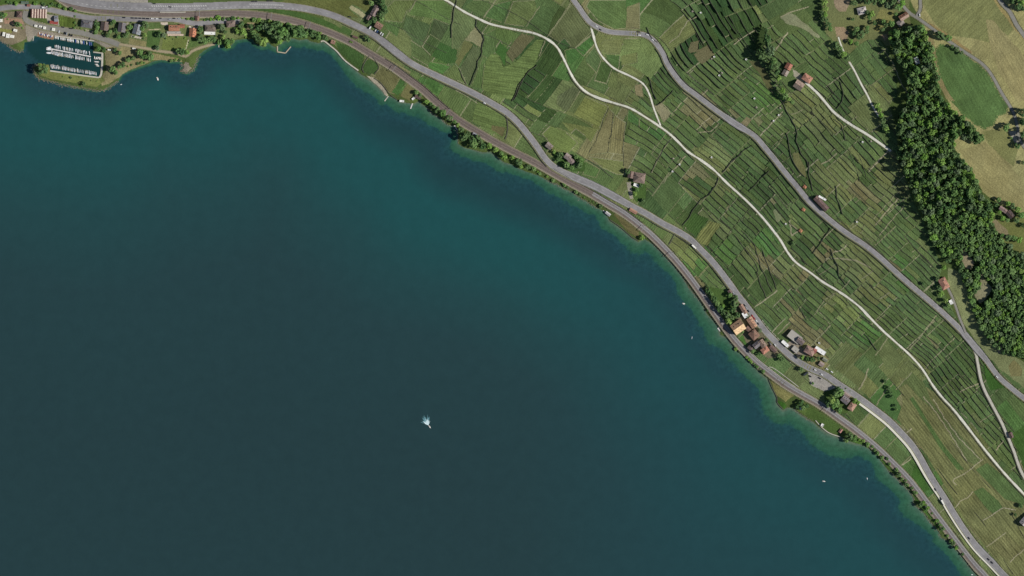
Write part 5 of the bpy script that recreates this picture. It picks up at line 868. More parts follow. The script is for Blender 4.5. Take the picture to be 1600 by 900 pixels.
house('white roofed beach cabin beside the boathouse jetty', 646, 154, 5, 3, -40, FLATW, 'flat', 2.4, 'white', 'cabin', 'cabin'); house('pale beach cabin at the foot of the olive lakeside plot', 628, 158, 7, 3, 5, FLATW, 'flat', 2.2, 'white', 'cabin', 'cabin'); house('grey hut under trees beside the railway curve', 742, 210, 7, 4, 30, (150, 156, 166), 'gable', 3, name='hut', cat='hut', chim=0); house('white lakeside shed beside the bathing platform', 950, 334, 9, 4.5, 38, (206, 204, 204), 'gable', 3, 'white', 'shed', 'shed', 0)
# stone blocks: small white vine cabins dotted in the vineyard
for k, (hx, hy) in enumerate([(1112, 92), (1116, 89), (1124, 118), (1128, 114), (1166, 93), (1179, 154), (1182, 168), (1209, 189), (1217, 180), (1219, 169), (1339, 347), (1228, 350), (1082, 18), (1095, 20), (1112, 246), (1052, 248), (1062, 257), (1051, 268), (1361, 221), (1348, 222), (1280, 536)]):
    house('tiny white cabin in the %s' % zone(hx, hy), hx, hy, 2.6, 2.2, 40, FLATW if k % 3 else (190, 180, 160), 'flat' if k % 3 else 'gable', 2.0, 'white', 'vine_cabin', 'cabin', 0)['group'] = 'tiny white cabins in the vineyards'
# caravans on the campsite and quay
CVM = mat('caravan_white', (226, 224, 212), .5, .05, .5)
for hx, hy, L, W, an, lb in [(1, 32, 6, 5, 0, 'cream caravan at the left edge beside the dark green tree'), (0, 41.5, 4, 3.5, 0, 'small caravan cut by the left edge of the campsite'), (24, 47.5, 6, 4.2, 15, 'white caravan standing alone near the quay road'), (6, 53.5, 4, 6.5, 10, 'narrow white caravan, leftmost of the lower campsite row'), (12.3, 56, 5.6, 6.6, 8, 'square cream caravan in the middle of the lower campsite row'), (19, 57, 6.4, 4.6, 10, 'white caravan at the right end of the lower campsite row'), (56, 40.5, 4.4, 3.6, 12, 'white van trailer nearest the quay road on the slab'), (63.5, 41.3, 5, 2.6, 10, 'low white trailer in the middle of the quay slab'), (69.5, 43.5, 4, 4.4, 10, 'square white trailer beside the boat ramp'), (83.5, 46, 4.8, 4.6, 8, 'large white box trailer by the marina quay'), (171, 78, 5.5, 2.2, 5, 'white trailer on the park lawn by the marina trees'), (209.5, 76, 5.5, 2.6, 12, 'white trailer beside the lakeside path and big trees')]:
    x, y, z_ = G3(hx, hy); root = empty('caravan', (x, y, z_), -math.radians(an)); bd = MB().box(-L / 2, L / 2, -W / 2, W / 2, .5, 2.3).box(-L / 2, L / 2, -W / 2, W / 2, 2.3, 2.7, .25).build('body', CVM, root); MB().box(-.4, .4, -.4, .4, 2.7, 2.85).build('roof_hatch', GLASS, bd)
    for s in (-1, 1): MB().box(-L * .3, L * .3, s * W / 2 - .03, s * W / 2 + .03, 1.4, 2.0).build('window', GLASS, root); MB().tube((-.2 * L, s * (W / 2 - .2), .4), (-.2 * L, s * (W / 2 + .02), .4), .4, .4, 10).build('wheel', TYRE, root)
    tag(root, lb, 'caravan', 'caravans and trailers')

# ------------------------------------------------------------------ cars
CARC = {'white': (222, 222, 220), 'dark': (34, 36, 42), 'blue': (60, 84, 130), 'silver': (160, 164, 168), 'red': (160, 50, 46)}
CARME = {}
def carmesh(c, van=False):
    k = (c, van)
    if k not in CARME:
        pm = mat('car_paint_' + c, CARC[c], .3, spec=.6); b = MB().prism([(-2.1, -.7), (-1.9, -.88), (1.7, -.88), (2.15, -.6), (2.15, .6), (1.7, .88), (-1.9, .88), (-2.1, .7)], .3, .95 if not van else 1.1, .04)
        r = MB().box(-1.35 if not van else -2.0, .35 if not van else 1.2, -.68, .68, 1.42 if not van else 1.9, 1.5 if not van else 2.0, .05); g = MB().box(-1.75 if not van else -2.05, .95 if not van else 1.7, -.78, .78, .95 if not van else 1.1, 1.42 if not van else 1.9, .28 if not van else .1)
        CARME[k] = (b.mesh('body', pm), g.mesh('windows', GLASS), r.mesh('roof', pm), MB().tube((0, -.1, 0), (0, .1, 0), .32, .32, 10).mesh('wheel', TYRE), MB().box(-.05, .05, -.2, .2, -.1, .1).mesh('headlight', mat('lamp_glass', (225, 225, 215), .2)))
    return CARME[k]
def car(px, py, ang, c, label, van=False, group='cars', sc=1.0):
    x, y, z_ = G3(px, py, .32); root = empty('van' if van else 'car', (x, y, z_), -math.radians(ang)); root.scale = (sc * (1.25 if van else 1.05),) * 3; b, g, r, w_, h = carmesh(c, van)
    inst('body', b, root); inst('windows', g, root); inst('roof', r, root)
    for sx_ in (-1.3, 1.3):
        for sy_ in (-.78, .78): inst('wheel', w_, root, (sx_, sy_, .32))
    for sy_ in (-.5, .5): inst('headlight', h, root, (2.12, sy_, .7))
    tag(root, label, 'van' if van else 'car', group); return root
for k, (x, y, c) in enumerate([(194, 27.5, 'dark'), (207, 28.2, 'dark'), (213, 28.4, 'dark'), (219, 28.6, 'dark'), (225, 28.8, 'dark'), (231, 29, 'dark'), (237.5, 29, 'white'), (245, 29.4, 'white'), (250.5, 28.4, 'dark'), (265, 30.5, 'silver'), (272, 28.6, 'dark'), (280, 29.2, 'silver')]):
    car(x, y, 2, c, '%s car, %s from the left parked along the village street' % (c, ORD[k]), group='cars parked along the village street')
for x, y, c, lb in [(241, 5.5, 'dark', 'dark car on the wide road above the village'), (265.5, 10.8, 'dark', 'dark car on the hatched stretch of the wide road'), (546.5, 26.5, 'dark', 'dark car on the lower road before the lay-by')]: car(x, y, 10, c, lb, group='cars on the lower road')
for k, (x, y, c, v) in enumerate([(68, 12, 'white', 1), (74, 10.5, 'white', 0)]): car(x, y, 8, c, ['white van beside the sawtooth shed', 'white car on the street above the sawtooth shed'][k], bool(v), 'vehicles by the sawtooth shed')
for k, (x, y, c) in enumerate([(395, 2, 'dark'), (400, 2, 'dark'), (419, 1.5, 'dark'), (424, 1.5, 'dark')]): car(x, y, 0, c, 'dark car, %s from the left at the top edge above the rail curve' % ORD[k], group='cars parked at the top edge')
for k, (x, y, c, v) in enumerate([(578.5, 43, 'white', 1), (587, 47.6, 'white', 0), (589.7, 49.3, 'blue', 0), (592.2, 50.6, 'dark', 0), (595, 52, 'white', 0), (597.8, 54.2, 'white', 0)]): car(x, y, -58, c, '%s %s, %s from the left in the lay-by row' % (c, 'van' if v else 'car', ORD[k]), bool(v), 'vehicles parked in the lay-by')
for x, y, an, c, lb in [(757, 161, 26, 'white', 'white car on the lower road above the striped rows'), (932, 41, 35, 'white', 'white car on the upper road where the spur track leaves'), (938, 46.5, 30, 'dark', 'dark car on the upper road just after the spur track'), (998, 50, 5, 'dark', 'dark car on the upper road before its sharp bend'), (999, 55, 5, 'white', 'white car passing the dark car before the sharp bend'), (1011.5, 54, 20, 'white', 'white car entering the sharp bend of the upper road'), (1019.5, 62, 38, 'white', 'white car in the middle of the sharp bend'), (1557.5, 588.5, 45, 'white', 'white car on the upper road near the right edge'), (1502, 524, 48, 'dark', 'dark car at the fork of upper and branch roads'), (1461.5, 765, 60, 'dark', 'dark car on the lower road above the white footway'), (1470, 779, 58, 'dark', 'dark car, second on the lower road above the white footway'), (1514, 841, 55, 'dark', 'dark car at the lay-by near the bottom right'), (1544.5, 874, 44, 'dark', 'dark car nearest the bottom right corner but one'), (1550, 879, 44, 'dark', 'dark car nearest the bottom right corner'), (1437, 23.5, 80, 'white', 'white car at the hill road junction')]: car(x, y, an, c, lb, group='cars on the hillside roads')
for k, (x, y, c) in enumerate([(1146, 458, 'silver'), (1149, 462, 'dark'), (1163.5, 477, 'dark'), (1166.5, 481.5, 'silver'), (1169.3, 486, 'dark'), (1175.5, 493.5, 'red'), (1178.5, 497.5, 'red'), (1182, 501.5, 'white'), (1184.5, 505.5, 'dark'), (1202, 536, 'dark'), (1204.5, 538.5, 'silver'), (1211, 539, 'white')]): car(x, y, 57, c, '%s car, %s from the top parked along the village houses' % (c, ORD[k]), group='cars parked in the lakeside village')
for k, (x, y, c) in enumerate([(1266, 588, 'dark'), (1273.6, 578, 'white'), (1281, 591, 'dark'), (1283.7, 585, 'white'), (1292, 576.5, 'white'), (1299.6, 581, 'white'), (1315, 611, 'dark')]): car(x, y, 32, c, '%s car, %s from the left around the car park' % (c, ORD[k]), group='cars around the car park')
for k, (x, y, c) in enumerate([(92.5, 49.5, 'white'), (101.5, 52, 'dark'), (104.5, 52.8, 'silver'), (109, 54, 'dark'), (112.5, 55, 'dark'), (98.5, 42.5, 'dark'), (110.5, 44.7, 'dark'), (140, 60, 'dark')]): car(x, y, 95 if k not in (5, 6) else 8, c, '%s car on the marina quay, %s of the quay cars' % (c, ORD[k]), group='cars on the marina quay')
for x, y, an, L, lb, wd in [(1084.5, 385.5, 43, 8.5, 'white lorry on the lower road above the village', 2.6), (1473, 785, 60, 9, 'white lorry on the lower road beside the white footway', 2.5), (1259, 584, -40, 8, 'dark bus standing at the corner of the car park', 3)]:
    X_, Y_, z_ = G3(x, y, .32); root = empty('lorry', (X_, Y_, z_), -math.radians(an)); dk = 'dark' in lb; bm = mat('bus_paint', (52, 56, 62), .4) if dk else CVM
    MB().box(-L / 2, L / 2 - 2.2, -wd / 2, wd / 2, .9, 3.3, .05).build('cargo_box', bm, root); cb = MB().box(L / 2 - 2.0, L / 2, -wd / 2 + .1, wd / 2 - .1, .6, 2.6, .15).build('cab', bm, root); MB().box(L / 2 - .1, L / 2 + .03, -wd / 2 + .3, wd / 2 - .3, 1.5, 2.3).build('windscreen', GLASS, cb)
    for a_ in (-L * .3, L * .35):
        for s in (-1, 1): MB().tube((a_, s * (wd / 2 - .3), .5), (a_, s * wd / 2, .5), .5, .5, 10).build('wheel', TYRE, root)
    tag(root, lb, 'lorry' if not dk else 'bus')

# ------------------------------------------------------------------ boats
HULL = {'white': mat('gelcoat_white', (232, 232, 230), .3), 'cream': mat('gelcoat_cream', (220, 212, 192), .35), 'blue': mat('boat_cover_blue', (62, 84, 150), .8), 'grey': mat('boat_grey', (150, 156, 162), .5)}
TEAK = mat('deck_teak', (186, 176, 156), .8, .15, 2.0); SAIL = mat('sail_cover', (120, 136, 170), .85)
OUT = [(-3, -.85), (-1, -1.05), (1, -.95), (2.3, -.5), (3.1, 0), (2.3, .5), (1, .95), (-1, 1.05), (-3, .85)]
BME = {}
def boat(px, py, ang, label, hull='white', kind=0, sc=1.0, group='boats moored in the marina', z=0.0, wd=1.0):
    root = empty('sailing_boat' if kind == 0 else 'motor_boat', (float(plan(px, py)[0]), float(plan(px, py)[1]), z), -math.radians(ang)); root.scale = (sc, sc * wd, sc)
    k = (hull, kind)
    if k not in BME:
        h = MB(); n = len(OUT); h.add([(x * .9, y * .75, -.35) for x, y in OUT] + [(x, y, .75) for x, y in OUT] + [(x * .95, y * .9, .75) for x, y in OUT] + [(x * .94, y * .88, .6) for x, y in OUT],
              [tuple(range(n - 1, -1, -1))] + [(r * n + i, r * n + (i + 1) % n, (r + 1) * n + (i + 1) % n, (r + 1) * n + i) for r in range(3) for i in range(n)])
        d = MB().add([(x * .94, y * .88, .62) for x, y in OUT], [tuple(range(n))])
        if kind == 0: c = MB().prism([(-.4, -.55), (1.2, -.45), (1.9, 0), (1.2, .45), (-.4, .55)], .6, 1.15, .1)
        elif kind == 1: c = MB().prism([(-1.2, -.75), (1.0, -.7), (1.7, 0), (1.0, .7), (-1.2, .75)], .6, 1.7, .12)
        else: c = MB().prism([(x * .97, y * .97) for x, y in OUT], .72, 1.1, .25)
        BME[k] = (h.mesh('hull', HULL['white'] if kind == 2 else HULL[hull]), d.mesh('deck', TEAK if kind == 1 else HULL['white']), c.mesh('cabin' if kind < 2 else 'cover', HULL['white'] if kind < 2 else HULL[hull]), MB().tube((.4, 0, .7), (.4, 0, 8.5), .07, .05, 6).mesh('mast', METAL), MB().box(-2.6, .4, -.16, .16, 1.5, 1.78, .05).mesh('boom', SAIL))
    h, d, c, m_, b = BME[k]; inst('hull', h, root); inst('deck', d, root); inst('cabin' if kind < 2 else 'cover', c, root)
    if kind == 0: inst('mast', m_, root); inst('boom', b, root)
    return tag(root, label, 'boat', group)
T = lambda x, y: (65 + x / 11.25, 48 + y / 11.25); rb = random.Random(3)
rowA = [240, 266, 291, 337, 361, 385, 410, 455, 480, 505, 530, 555, 600, 624, 648, 690, 710, 742, 795, 842, 870]
for k, x in enumerate(rowA):
    bl = x in (600, 742, 842, 870); h = 'blue' if bl else rb.choice(['white', 'white', 'cream']); boat(*T(x, 118 + (x - 240) * .185), 84 + rb.uniform(-3, 3), '%s boat, %s from the left along the village quay' % ('blue covered' if bl else 'white', ORD[k]), h, 2 if bl else rb.choice([1, 2, 1]), rb.uniform(.9, 1.15), wd=.72)
for nm, xs, y0, sl_, an, ds in [('upper side of the pontoon', [240, 268, 296, 326, 380, 404, 435, 460, 490, 516, 546, 600, 626, 650, 676, 706, 736, 762, 792, 842], 284, .19, 83, 'white'), ('lower side of the pontoon', [190, 213, 236, 257, 279, 301, 323, 346, 371, 412, 436, 460, 486, 516, 550, 600, 621, 644, 667, 691, 716, 746, 800, 826, 856], 385, .19, -97, 'white'), ('outer breakwater quay', [165, 186, 208, 234, 262, 290, 320, 365, 394, 420, 446, 472, 499, 522, 547, 575, 601, 630, 656, 691, 727, 770, 791, 812, 840, 865, 887, 908, 932, 957], 620, .165, -97, 'white')]:
    for k, x in enumerate(xs): h = rb.choice(['white', 'white', 'white', 'cream', 'grey']); boat(*T(x, y0 + (x - xs[0]) * sl_ + rb.uniform(-4, 4)), an + rb.uniform(-4, 4), '%s sailing boat, %s from the left on the %s' % ('cream' if h == 'cream' else 'grey' if h == 'grey' else 'white', ORD[k], nm), h, 0 if rb.random() < .75 else 1, rb.uniform(.86, 1.22), wd=.62)
for k, (x, y, an) in enumerate([(932, 470, -95), (965, 478, -60), (992, 480, -50), (1018, 488, 110), (1042, 490, -95), (955, 545, 5), (985, 548, 5), (970, 592, 0), (990, 618, 10)]): boat(*T(x, y), an, 'white boat in the inner corner basin, %s of nine' % ORD[k], 'white', 1, .85)
for k, (x, y, lb) in enumerate([(125, 300, 'upper of the three big boats at the open end of the pontoon'), (122, 328, 'middle of the three big boats at the open end of the pontoon'), (125, 390, 'lowest of the three big boats at the open end of the pontoon')]): boat(*T(x, y), 180 + 4 * (k - 1), lb, 'white', 0, 1.3)
for k in range(9): x, y = 62 + 2.4 * k, 52.3 + .55 * k; boat(x, y + 1.2 * (k % 2), 80 + 10 * (k % 3), '%s dinghy laid up on the boat ramp, %s from the left' % ('blue' if k % 3 == 1 else 'pale', ORD[k]), 'blue' if k % 3 == 1 else 'white', 2, .62, 'dinghies on the boat ramp', surf(x, y) + .2)
boat(246.5, 123.5, 70, 'white motor boat anchored off the park shore', 'white', 1, 1.0, 'boats out on the lake', wd=1.2); boat(189.5, 132, -20, 'tiny white boat moored close to the marina breakwater', 'white', 2, .5, 'boats out on the lake'); boat(1068.5, 474.5, 10, 'white boat moored off the shore above the village', 'white', 1, .75, 'boats out on the lake', wd=1.3)
boat(1287.5, 752, 10, 'small grey white boat off the lower right shore', 'white', 1, .8, 'boats out on the lake'); boat(1355, 748, 80, 'tiny white boat right of the grey white boat off the shore', 'white', 2, .5, 'boats out on the lake'); boat(1081, 528, 100, 'faint small boat off the village shore', 'grey', 2, .7, 'boats out on the lake'); boat(1519, 898, 0, 'tiny white boat at the bottom edge near the shore', 'white', 2, .5, 'boats out on the lake')
boat(671.5, 667, 52, 'white speedboat trailing a foamy wake far out on the lake', 'white', 1, .9, 'boats out on the lake')
mb = MB(); rf = random.Random(9)
for k in range(60):
    an = math.radians(rf.choice([rf.gauss(238, 10), rf.gauss(262, 7), rf.gauss(212, 7)])); L0 = rf.uniform(0, 5); L1 = L0 + rf.uniform(3, 8); wdt = rf.uniform(.12, .34); cx_, cy_ = 669.8, 664.8
    L1 = min(L1, 18)
    d = (math.cos(an), math.sin(an)); n = (-d[1], d[0]); z_ = .03 + .0015 * k
    pts = [(cx_ + d[0] * l + n[0] * s, cy_ + d[1] * l + n[1] * s) for l, s in ((L0, -wdt * .4), ((L0 + L1) / 2, -wdt), (L1, 0), ((L0 + L1) / 2, wdt), (L0, wdt * .4))]
    mb.add([(p[0] - 800, 450 - p[1], z_) for p in pts], [(4, 3, 2, 1, 0)])
wk = tag(mb.build('boat_wake', FOAM), 'pale foam wake fanning out behind the speedboat', 'wake', kind='stuff')
mb = MB()
for k in range(60):
    an = math.radians(rf.gauss(238, 15)); L0 = rf.uniform(2, 9); L1 = L0 + rf.uniform(4, 11); wdt = rf.uniform(.12, .4); d = (math.cos(an), math.sin(an)); n = (-d[1], d[0])
    pts = [(cx_ + d[0] * l + n[0] * q_, cy_ + d[1] * l + n[1] * q_) for l, q_ in ((L0, -wdt * .3), ((L0 + L1) / 2, -wdt), (L1, 0), ((L0 + L1) / 2, wdt), (L0, wdt * .3))]
    mb.add([(p[0] - 800, 450 - p[1], .01 + .0003 * k) for p in pts], [(4, 3, 2, 1, 0)])
tag(mb.build('churned_water', mat('churned_water', (96, 142, 150), .6, .25, .5), wk), kind='stuff')

# ------------------------------------------------------------------ trees and shrubs
LEAF = [leaf_mat('leaves_mid', (92, 128, 66), (114, 142, 84)), leaf_mat('leaves_dark', (74, 106, 60), (98, 122, 76)), leaf_mat('leaves_bright', (106, 146, 62), (130, 156, 82)), leaf_mat('leaves_blue', (94, 116, 80), (112, 130, 94))]
def crown_mesh(seed, n, lm, flat=.85, conifer=False, q=.14):
    r = random.Random(seed); mb = MB(); cl = []
    for k in range(26):
        a = r.uniform(0, 6.2832); c_ = r.uniform(-.35, 1); s = math.sqrt(1 - c_ * c_); rad = r.uniform(.55, .80)
        if conifer: h = r.random(); rad = .72 * (1 - h) + .04; cl.append((rad * math.cos(a), rad * math.sin(a), -.9 + 2.3 * h, .22 * (1.25 - h)))
        else: cl.append((rad * s * math.cos(a) * r.uniform(.8, 1.1), rad * s * math.sin(a), rad * c_ * flat, r.uniform(.2, .38)))
    for k in range(n):
        x, y, z_, R = cl[k % len(cl)]; d = Vector((r.gauss(0, 1), r.gauss(0, 1), r.gauss(.3, 1))).normalized(); p = Vector((x, y, z_)) + d * R * r.uniform(.6, 1.05)
        nrm = (d + Vector((r.uniform(-.6, .6), r.uniform(-.6, .6), r.uniform(-.2, .8)))).normalized(); u = nrm.orthogonal().normalized(); v = nrm.cross(u); a = r.uniform(0, 6.28); u, v = u * math.cos(a) + v * math.sin(a), v * math.cos(a) - u * math.sin(a); s = q * r.uniform(.6, 1.2)
        mb.add([p - u * s, p - v * s * .6, p + u * s, p + v * s * .6], [(0, 1, 2, 3)])
    for x, y, z_, R in cl:          # inner masses of the clumps
        R *= .72; v = [Vector((x, y, z_)) + Vector(t) * R * r.uniform(.8, 1.1) for t in ((1, 0, 0), (0, 1, 0), (-1, 0, 0), (0, -1, 0), (0, 0, 1), (0, 0, -1))]; mb.add(v, [(0, 1, 4), (1, 2, 4), (2, 3, 4), (3, 0, 4), (1, 0, 5), (2, 1, 5), (3, 2, 5), (0, 3, 5)])
    return mb.mesh('crown', lm)
CROWNS = [[crown_mesh(10 * i + k, 720, LEAF[i]) for k in range(3)] for i in range(4)]; CONI = crown_mesh(99, 700, LEAF[1], conifer=True); SHRUBS = [crown_mesh(200 + k, 260, LEAF[k % 3], .6, q=.24) for k in range(3)]
def trunk_mesh(seed):
    r = random.Random(seed); mb = MB().tube((0, 0, -1.2), (0, 0, .15), .075, .05, 7).tube((0, 0, .15), (.04, .02, .7), .05, .02, 6)
    for k in range(5): a = k * 1.26 + r.random(); mb.tube((0, 0, -.1 + .08 * k), (.5 * math.cos(a), .5 * math.sin(a), .25 + .1 * k), .03, .01, 5)
    return mb.mesh('trunk', BARK)
TRUNKS = [trunk_mesh(k) for k in range(3)]; rt = random.Random(21)
def tree(px, py, r, kind, label, group, hf=1.25, name='broadleaf_tree', cat='tree', lift=None):
    x, y, z_ = G3(px, py); hc = r * hf if lift is None else lift; root = empty(name, (x, y, z_)); con = kind == 9
    sc = (r * rt.uniform(.82, 1.22), r * rt.uniform(.82, 1.22), max(r * rt.uniform(.85, 1.25), hc * .6)); me = CONI if con else CROWNS[kind][rt.randrange(3)]
    inst('crown', me, root, (0, 0, hc), rt.uniform(0, 6.28), sc); inst('trunk', TRUNKS[rt.randrange(3)], root, (0, 0, hc), rt.uniform(0, 6.28), (r, r, hc / 1.2 if not con else hc / 1.2))
    return tag(root, label, cat, group)
def shrub(px, py, r, label, group):
    x, y, z_ = G3(px, py); root = empty('shrub', (x, y, z_)); inst('crown', SHRUBS[rt.randrange(3)], root, (0, 0, r * .45), rt.uniform(0, 6.28), (r, r * rt.uniform(.8, 1.1), r * rt.uniform(.8, 1.1))); MB
    inst('stem', TRUNKS[0], root, (0, 0, r * .4), 0, (r * .8, r * .8, r * .4)); return tag(root, label, 'shrub', group)
def grove(spots, desc, group, kinds=(0, 1), hf=1.25):
    for k, s in enumerate(sorted(spots)): kd = s[3] if len(s) > 3 else kinds[k % len(kinds)]; tree(s[0], s[1], s[2], kd, ('%s tree, %s from the left ' % (['mid green', 'dark green', 'bright green', 'blue green', '', '', '', '', '', 'dark conifer'][kd], ORD[k] if k < 30 else 'one')) + desc, group, hf)
grove([(218.7, 82, 6), (222, 89, 5.5), (233, 85, 6), (236, 91, 5.5), (208, 91, 4.5), (201, 94, 5), (192, 101, 5), (187, 105, 4.5), (176, 108, 5.5), (181, 113, 4.5), (187, 83, 4, 0), (180, 78, 3.5), (228, 88, 5)], 'in the lakeside park', 'trees in the lakeside park')
grove([(284, 82, 5.5), (293, 82, 5, 2), (278, 80, 4.5), (287, 79, 4)], 'where the gardens meet the lakeside path', 'trees by the lakeside path')
grove([(151, 37, 4), (153, 43, 4), (174, 37, 4), (178, 34, 4), (203, 43, 5, 0), (227, 39, 6, 1), (226, 55, 4.5, 2), (150, 50, 4), (172, 50, 4), (196, 56, 4), (181, 48, 4), (200, 52, 3.5), (186, 58, 3.5), (168, 56, 3.5), (223, 44, 4.5)], 'among the village villas', 'trees among the village villas')
grove([(155, 76, 4.5), (163, 78, 4), (67, 110, 8.5, 1), (131, 131, 3.5), (3, 25, 6, 1), (9, 23, 4, 2), (27, 38, 5, 1), (32, 39, 3.5, 2)], 'around the marina and campsite', 'trees around the marina')
grove([(256, 55, 5, 3), (250, 55, 4.5, 1), (313, 60, 6, 1), (320, 64, 5.5, 0), (332, 62, 6, 1), (313, 46, 5.5), (347, 43, 6.5, 3), (352, 50, 4), (327, 62, 5), (355, 66, 6), (356, 73, 5, 2), (363, 64, 5), (343, 66, 4.5), (349, 58, 4, 2), (246, 75, 4, 3)], 'in the lakeside gardens', 'trees in the lakeside gardens')
grove([(380, 51, 6, 2), (377, 39, 6), (396, 51, 5), (403, 62, 6, 1), (412, 66, 7, 2), (416, 43, 6, 3), (405, 43, 6), (427, 39, 6.5), (435, 40, 6.5), (441, 51, 10, 0), (433, 56, 9, 1), (448, 58, 8, 1), (462, 51, 8), (469, 52, 9), (477, 55, 7), (489, 53, 5.5), (498, 58, 5), (508, 59, 5), (424, 48, 8, 1), (437, 64, 6, 2), (455, 45, 6), (392, 42, 5), (371, 49, 5, 2), (400, 56, 5)], 'in the grove on the shore', 'trees of the lakeside grove')
grove([(580, 5, 5, 0), (596, 4, 6, 1), (600, 12, 6, 1), (597, 22, 6), (603, 18, 4.5), (585, 31, 5, 1), (596, 30, 4), (579, 34, 4, 1), (573, 59, 4, 1), (576, 63, 4)], 'around the mauve farmhouse', 'trees around the mauve farmhouse')
grove([(651, 145, 4), (656, 149, 3.5), (667, 159, 4.5, 2), (673, 163, 4), (683, 172, 5), (692, 177, 5.5), (702, 184, 5.5), (710, 190, 4), (715, 195, 4, 2), (724, 214, 8, 1), (731, 210, 6, 1), (738, 218, 7), (740, 226, 7), (750, 222, 6, 1), (754, 229, 7), (764, 228, 5, 2), (775, 234, 5, 2), (783, 240, 4.5), (788, 246, 5, 2), (800, 246, 4.5, 2), (811, 253, 5.5), (814, 260, 4, 2), (825, 261, 4.5), (834, 264, 4), (678, 167, 4), (720, 204, 5, 1), (746, 215, 5)], 'on the shore below the railway curve', 'shoreline trees below the railway')
grove([(875, 242, 5, 1), (872, 249, 4), (885, 258, 5, 0), (905, 258, 6), (900, 246, 4.5), (893, 262, 5), (907, 251, 5), (899, 260, 5, 1), (866, 237, 3.5, 2)], 'around the mauve roofed roadside house', 'trees around the roadside house')
grove([(995, 297, 4), (1005, 313, 3.5, 1), (992, 303, 4, 2), (1001, 290, 3.5), (981, 268, 4.5, 1)], 'around the big brown house', 'trees around the big brown house')
grove([(1106, 454, 5), (1111, 459, 5), (1116, 467, 5.5), (1120, 474, 5), (1125, 483, 5.5), (1136, 492, 6, 1), (1138, 502, 5, 2), (1145, 484, 6, 1), (1148, 474, 6, 1), (1140, 461, 4.5), (1131, 488, 5), (1149, 466, 5, 1), (1152, 492, 5), (1143, 496, 5, 1), (1003, 372, 4, 2), (1129, 478, 3.5, 2)], 'in the gardens above the lakeside village', 'trees above the lakeside village')
grove([(1197, 531, 3.5), (1187, 516, 3.5, 3), (1221, 561, 5, 1), (1217, 556, 4), (1168, 495, 3.5), (1160, 518, 3.5), (1176, 549, 3.5), (1186, 553, 3.5), (1253, 558, 5, 2), (1269, 562, 5), (1262, 561, 4, 1), (1278, 560, 4), (1251, 577, 4, 1), (1270, 599, 2.2)], 'among the village roofs', 'trees among the village roofs')
grove([(1306, 616, 7, 0), (1312, 613, 6.5, 0), (1309, 608, 5, 1), (1300, 625, 7, 2), (1307, 630, 6), (1294, 631, 6, 1), (1303, 634, 6, 0), (1311, 641, 5), (1335, 626, 4.5, 2), (1340, 629, 4, 2), (1251, 629, 5), (1254, 637, 5), (1246, 635, 4, 1), (1260, 634, 4), (1327, 681, 7), (1334, 687, 5), (1322, 688, 4)], 'near the car park and gardens', 'trees beside the car park', hf=1.3)
grove([(1288, -4, 5), (1288, 5, 5, 2), (1289, 14, 5, 2), (1289, 23, 5, 2), (1290, 31, 5, 1), (1293, 39, 5, 1), (1297, 46, 4.5), (1306, 70, 5.5), (1312, 76, 5), (1318, 85, 6, 2), (1323, 90, 5), (1313, 84, 6, 1), (1285, 22, 5, 1), (1286, 30, 5, 1), (1345, 54, 5.5, 1), (1338, 46, 5, 0), (1341, 58, 5, 1), (1334, 52, 4, 1), (1355, 44, 3.5), (1353, 50, 4), (1332, 30, 3, 1), (1329, 65, 4, 2), (1338, 68, 4)], 'in the gardens below the solar villa', 'trees below the solar roofed villa', hf=1.7)
grove([(1334, 5, 5, 1), (1342, -2, 5), (1355, 3, 6, 1), (1366, 2, 6, 1), (1377, 0, 6), (1386, 8, 5, 3), (1395, 3, 6), (1402, 12, 6), (1408, 6, 6, 2), (1362, 22, 5, 2), (1358, 28, 4.5), (1355, 20, 4.5, 1), (1384, 40, 5, 1), (1393, 37, 5), (1378, 46, 4), (1391, 52, 5, 2), (1399, 48, 5), (1399, 22, 3.5), (1366, 36, 3.5), (1380, 34, 3.5, 0)], 'around the meadow at the top right', 'trees around the small top meadow', hf=1.6)
grove([(1190, 88, 7), (1187, 82, 6, 1), (1202, 80, 8, 3), (1198, 60, 6, 1), (1200, 70, 6), (1208, 95, 7, 0), (1211, 105, 6), (1195, 94, 6, 1), (1216, 122, 5, 2), (1222, 142, 5, 2), (1226, 150, 5), (1232, 155, 4.5, 2), (1237, 160, 4), (1197, 48, 4), (1214, 113, 5, 1), (1205, 102, 6, 1), (1219, 132, 4, 1)], 'in the dark hedge beside the hamlet', 'trees beside the hamlet', hf=2.2)
grove([(1370, 165, 4.5, 2), (1373, 172, 4.5, 2), (1376, 180, 5, 2), (1379, 188, 5), (1382, 196, 5), (1385, 203, 5, 2), (1381, 203, 4, 1)], 'in the hedge beside the vineyard lane', 'hedge trees by the vineyard lane')
grove([(1465, 54, 6.5, 1), (1472, 57, 7, 1), (1480, 60, 6.5), (1487, 73, 3.5, 1), (1495, 77, 3.5, 1), (1502, 83, 3.5), (1571, 201, 6, 0), (1573, 196, 5, 1), (1589, 228, 4.5, 1), (1580, 216, 2.2), (1598, 176, 8, 1), (1603, 192, 9, 1), (1597, 190, 6), (1600, 208, 9, 1), (1606, 222, 9, 1), (1598, 254, 3.5, 1), (1582, 2, 6, 1), (1590, 8, 7), (1596, 2, 7, 2), (1602, 14, 6)], 'along the hill road', 'trees along the hill road', hf=1.5)
grove([(1546, 330, 4.5), (1556, 320, 4.5), (1575, 318, 5.5, 2), (1582, 322, 5.5), (1590, 328, 5, 2), (1596, 337, 6), (1562, 331, 4, 2), (1567, 341, 4, 2), (1574, 344, 4), (1588, 344, 5), (1575, 372, 6, 1), (1592, 375, 6, 2), (1585, 372, 5), (1565, 368, 4), (1600, 352, 5), (1560, 312, 4)], 'around the pink brown house', 'trees around the pink brown house')
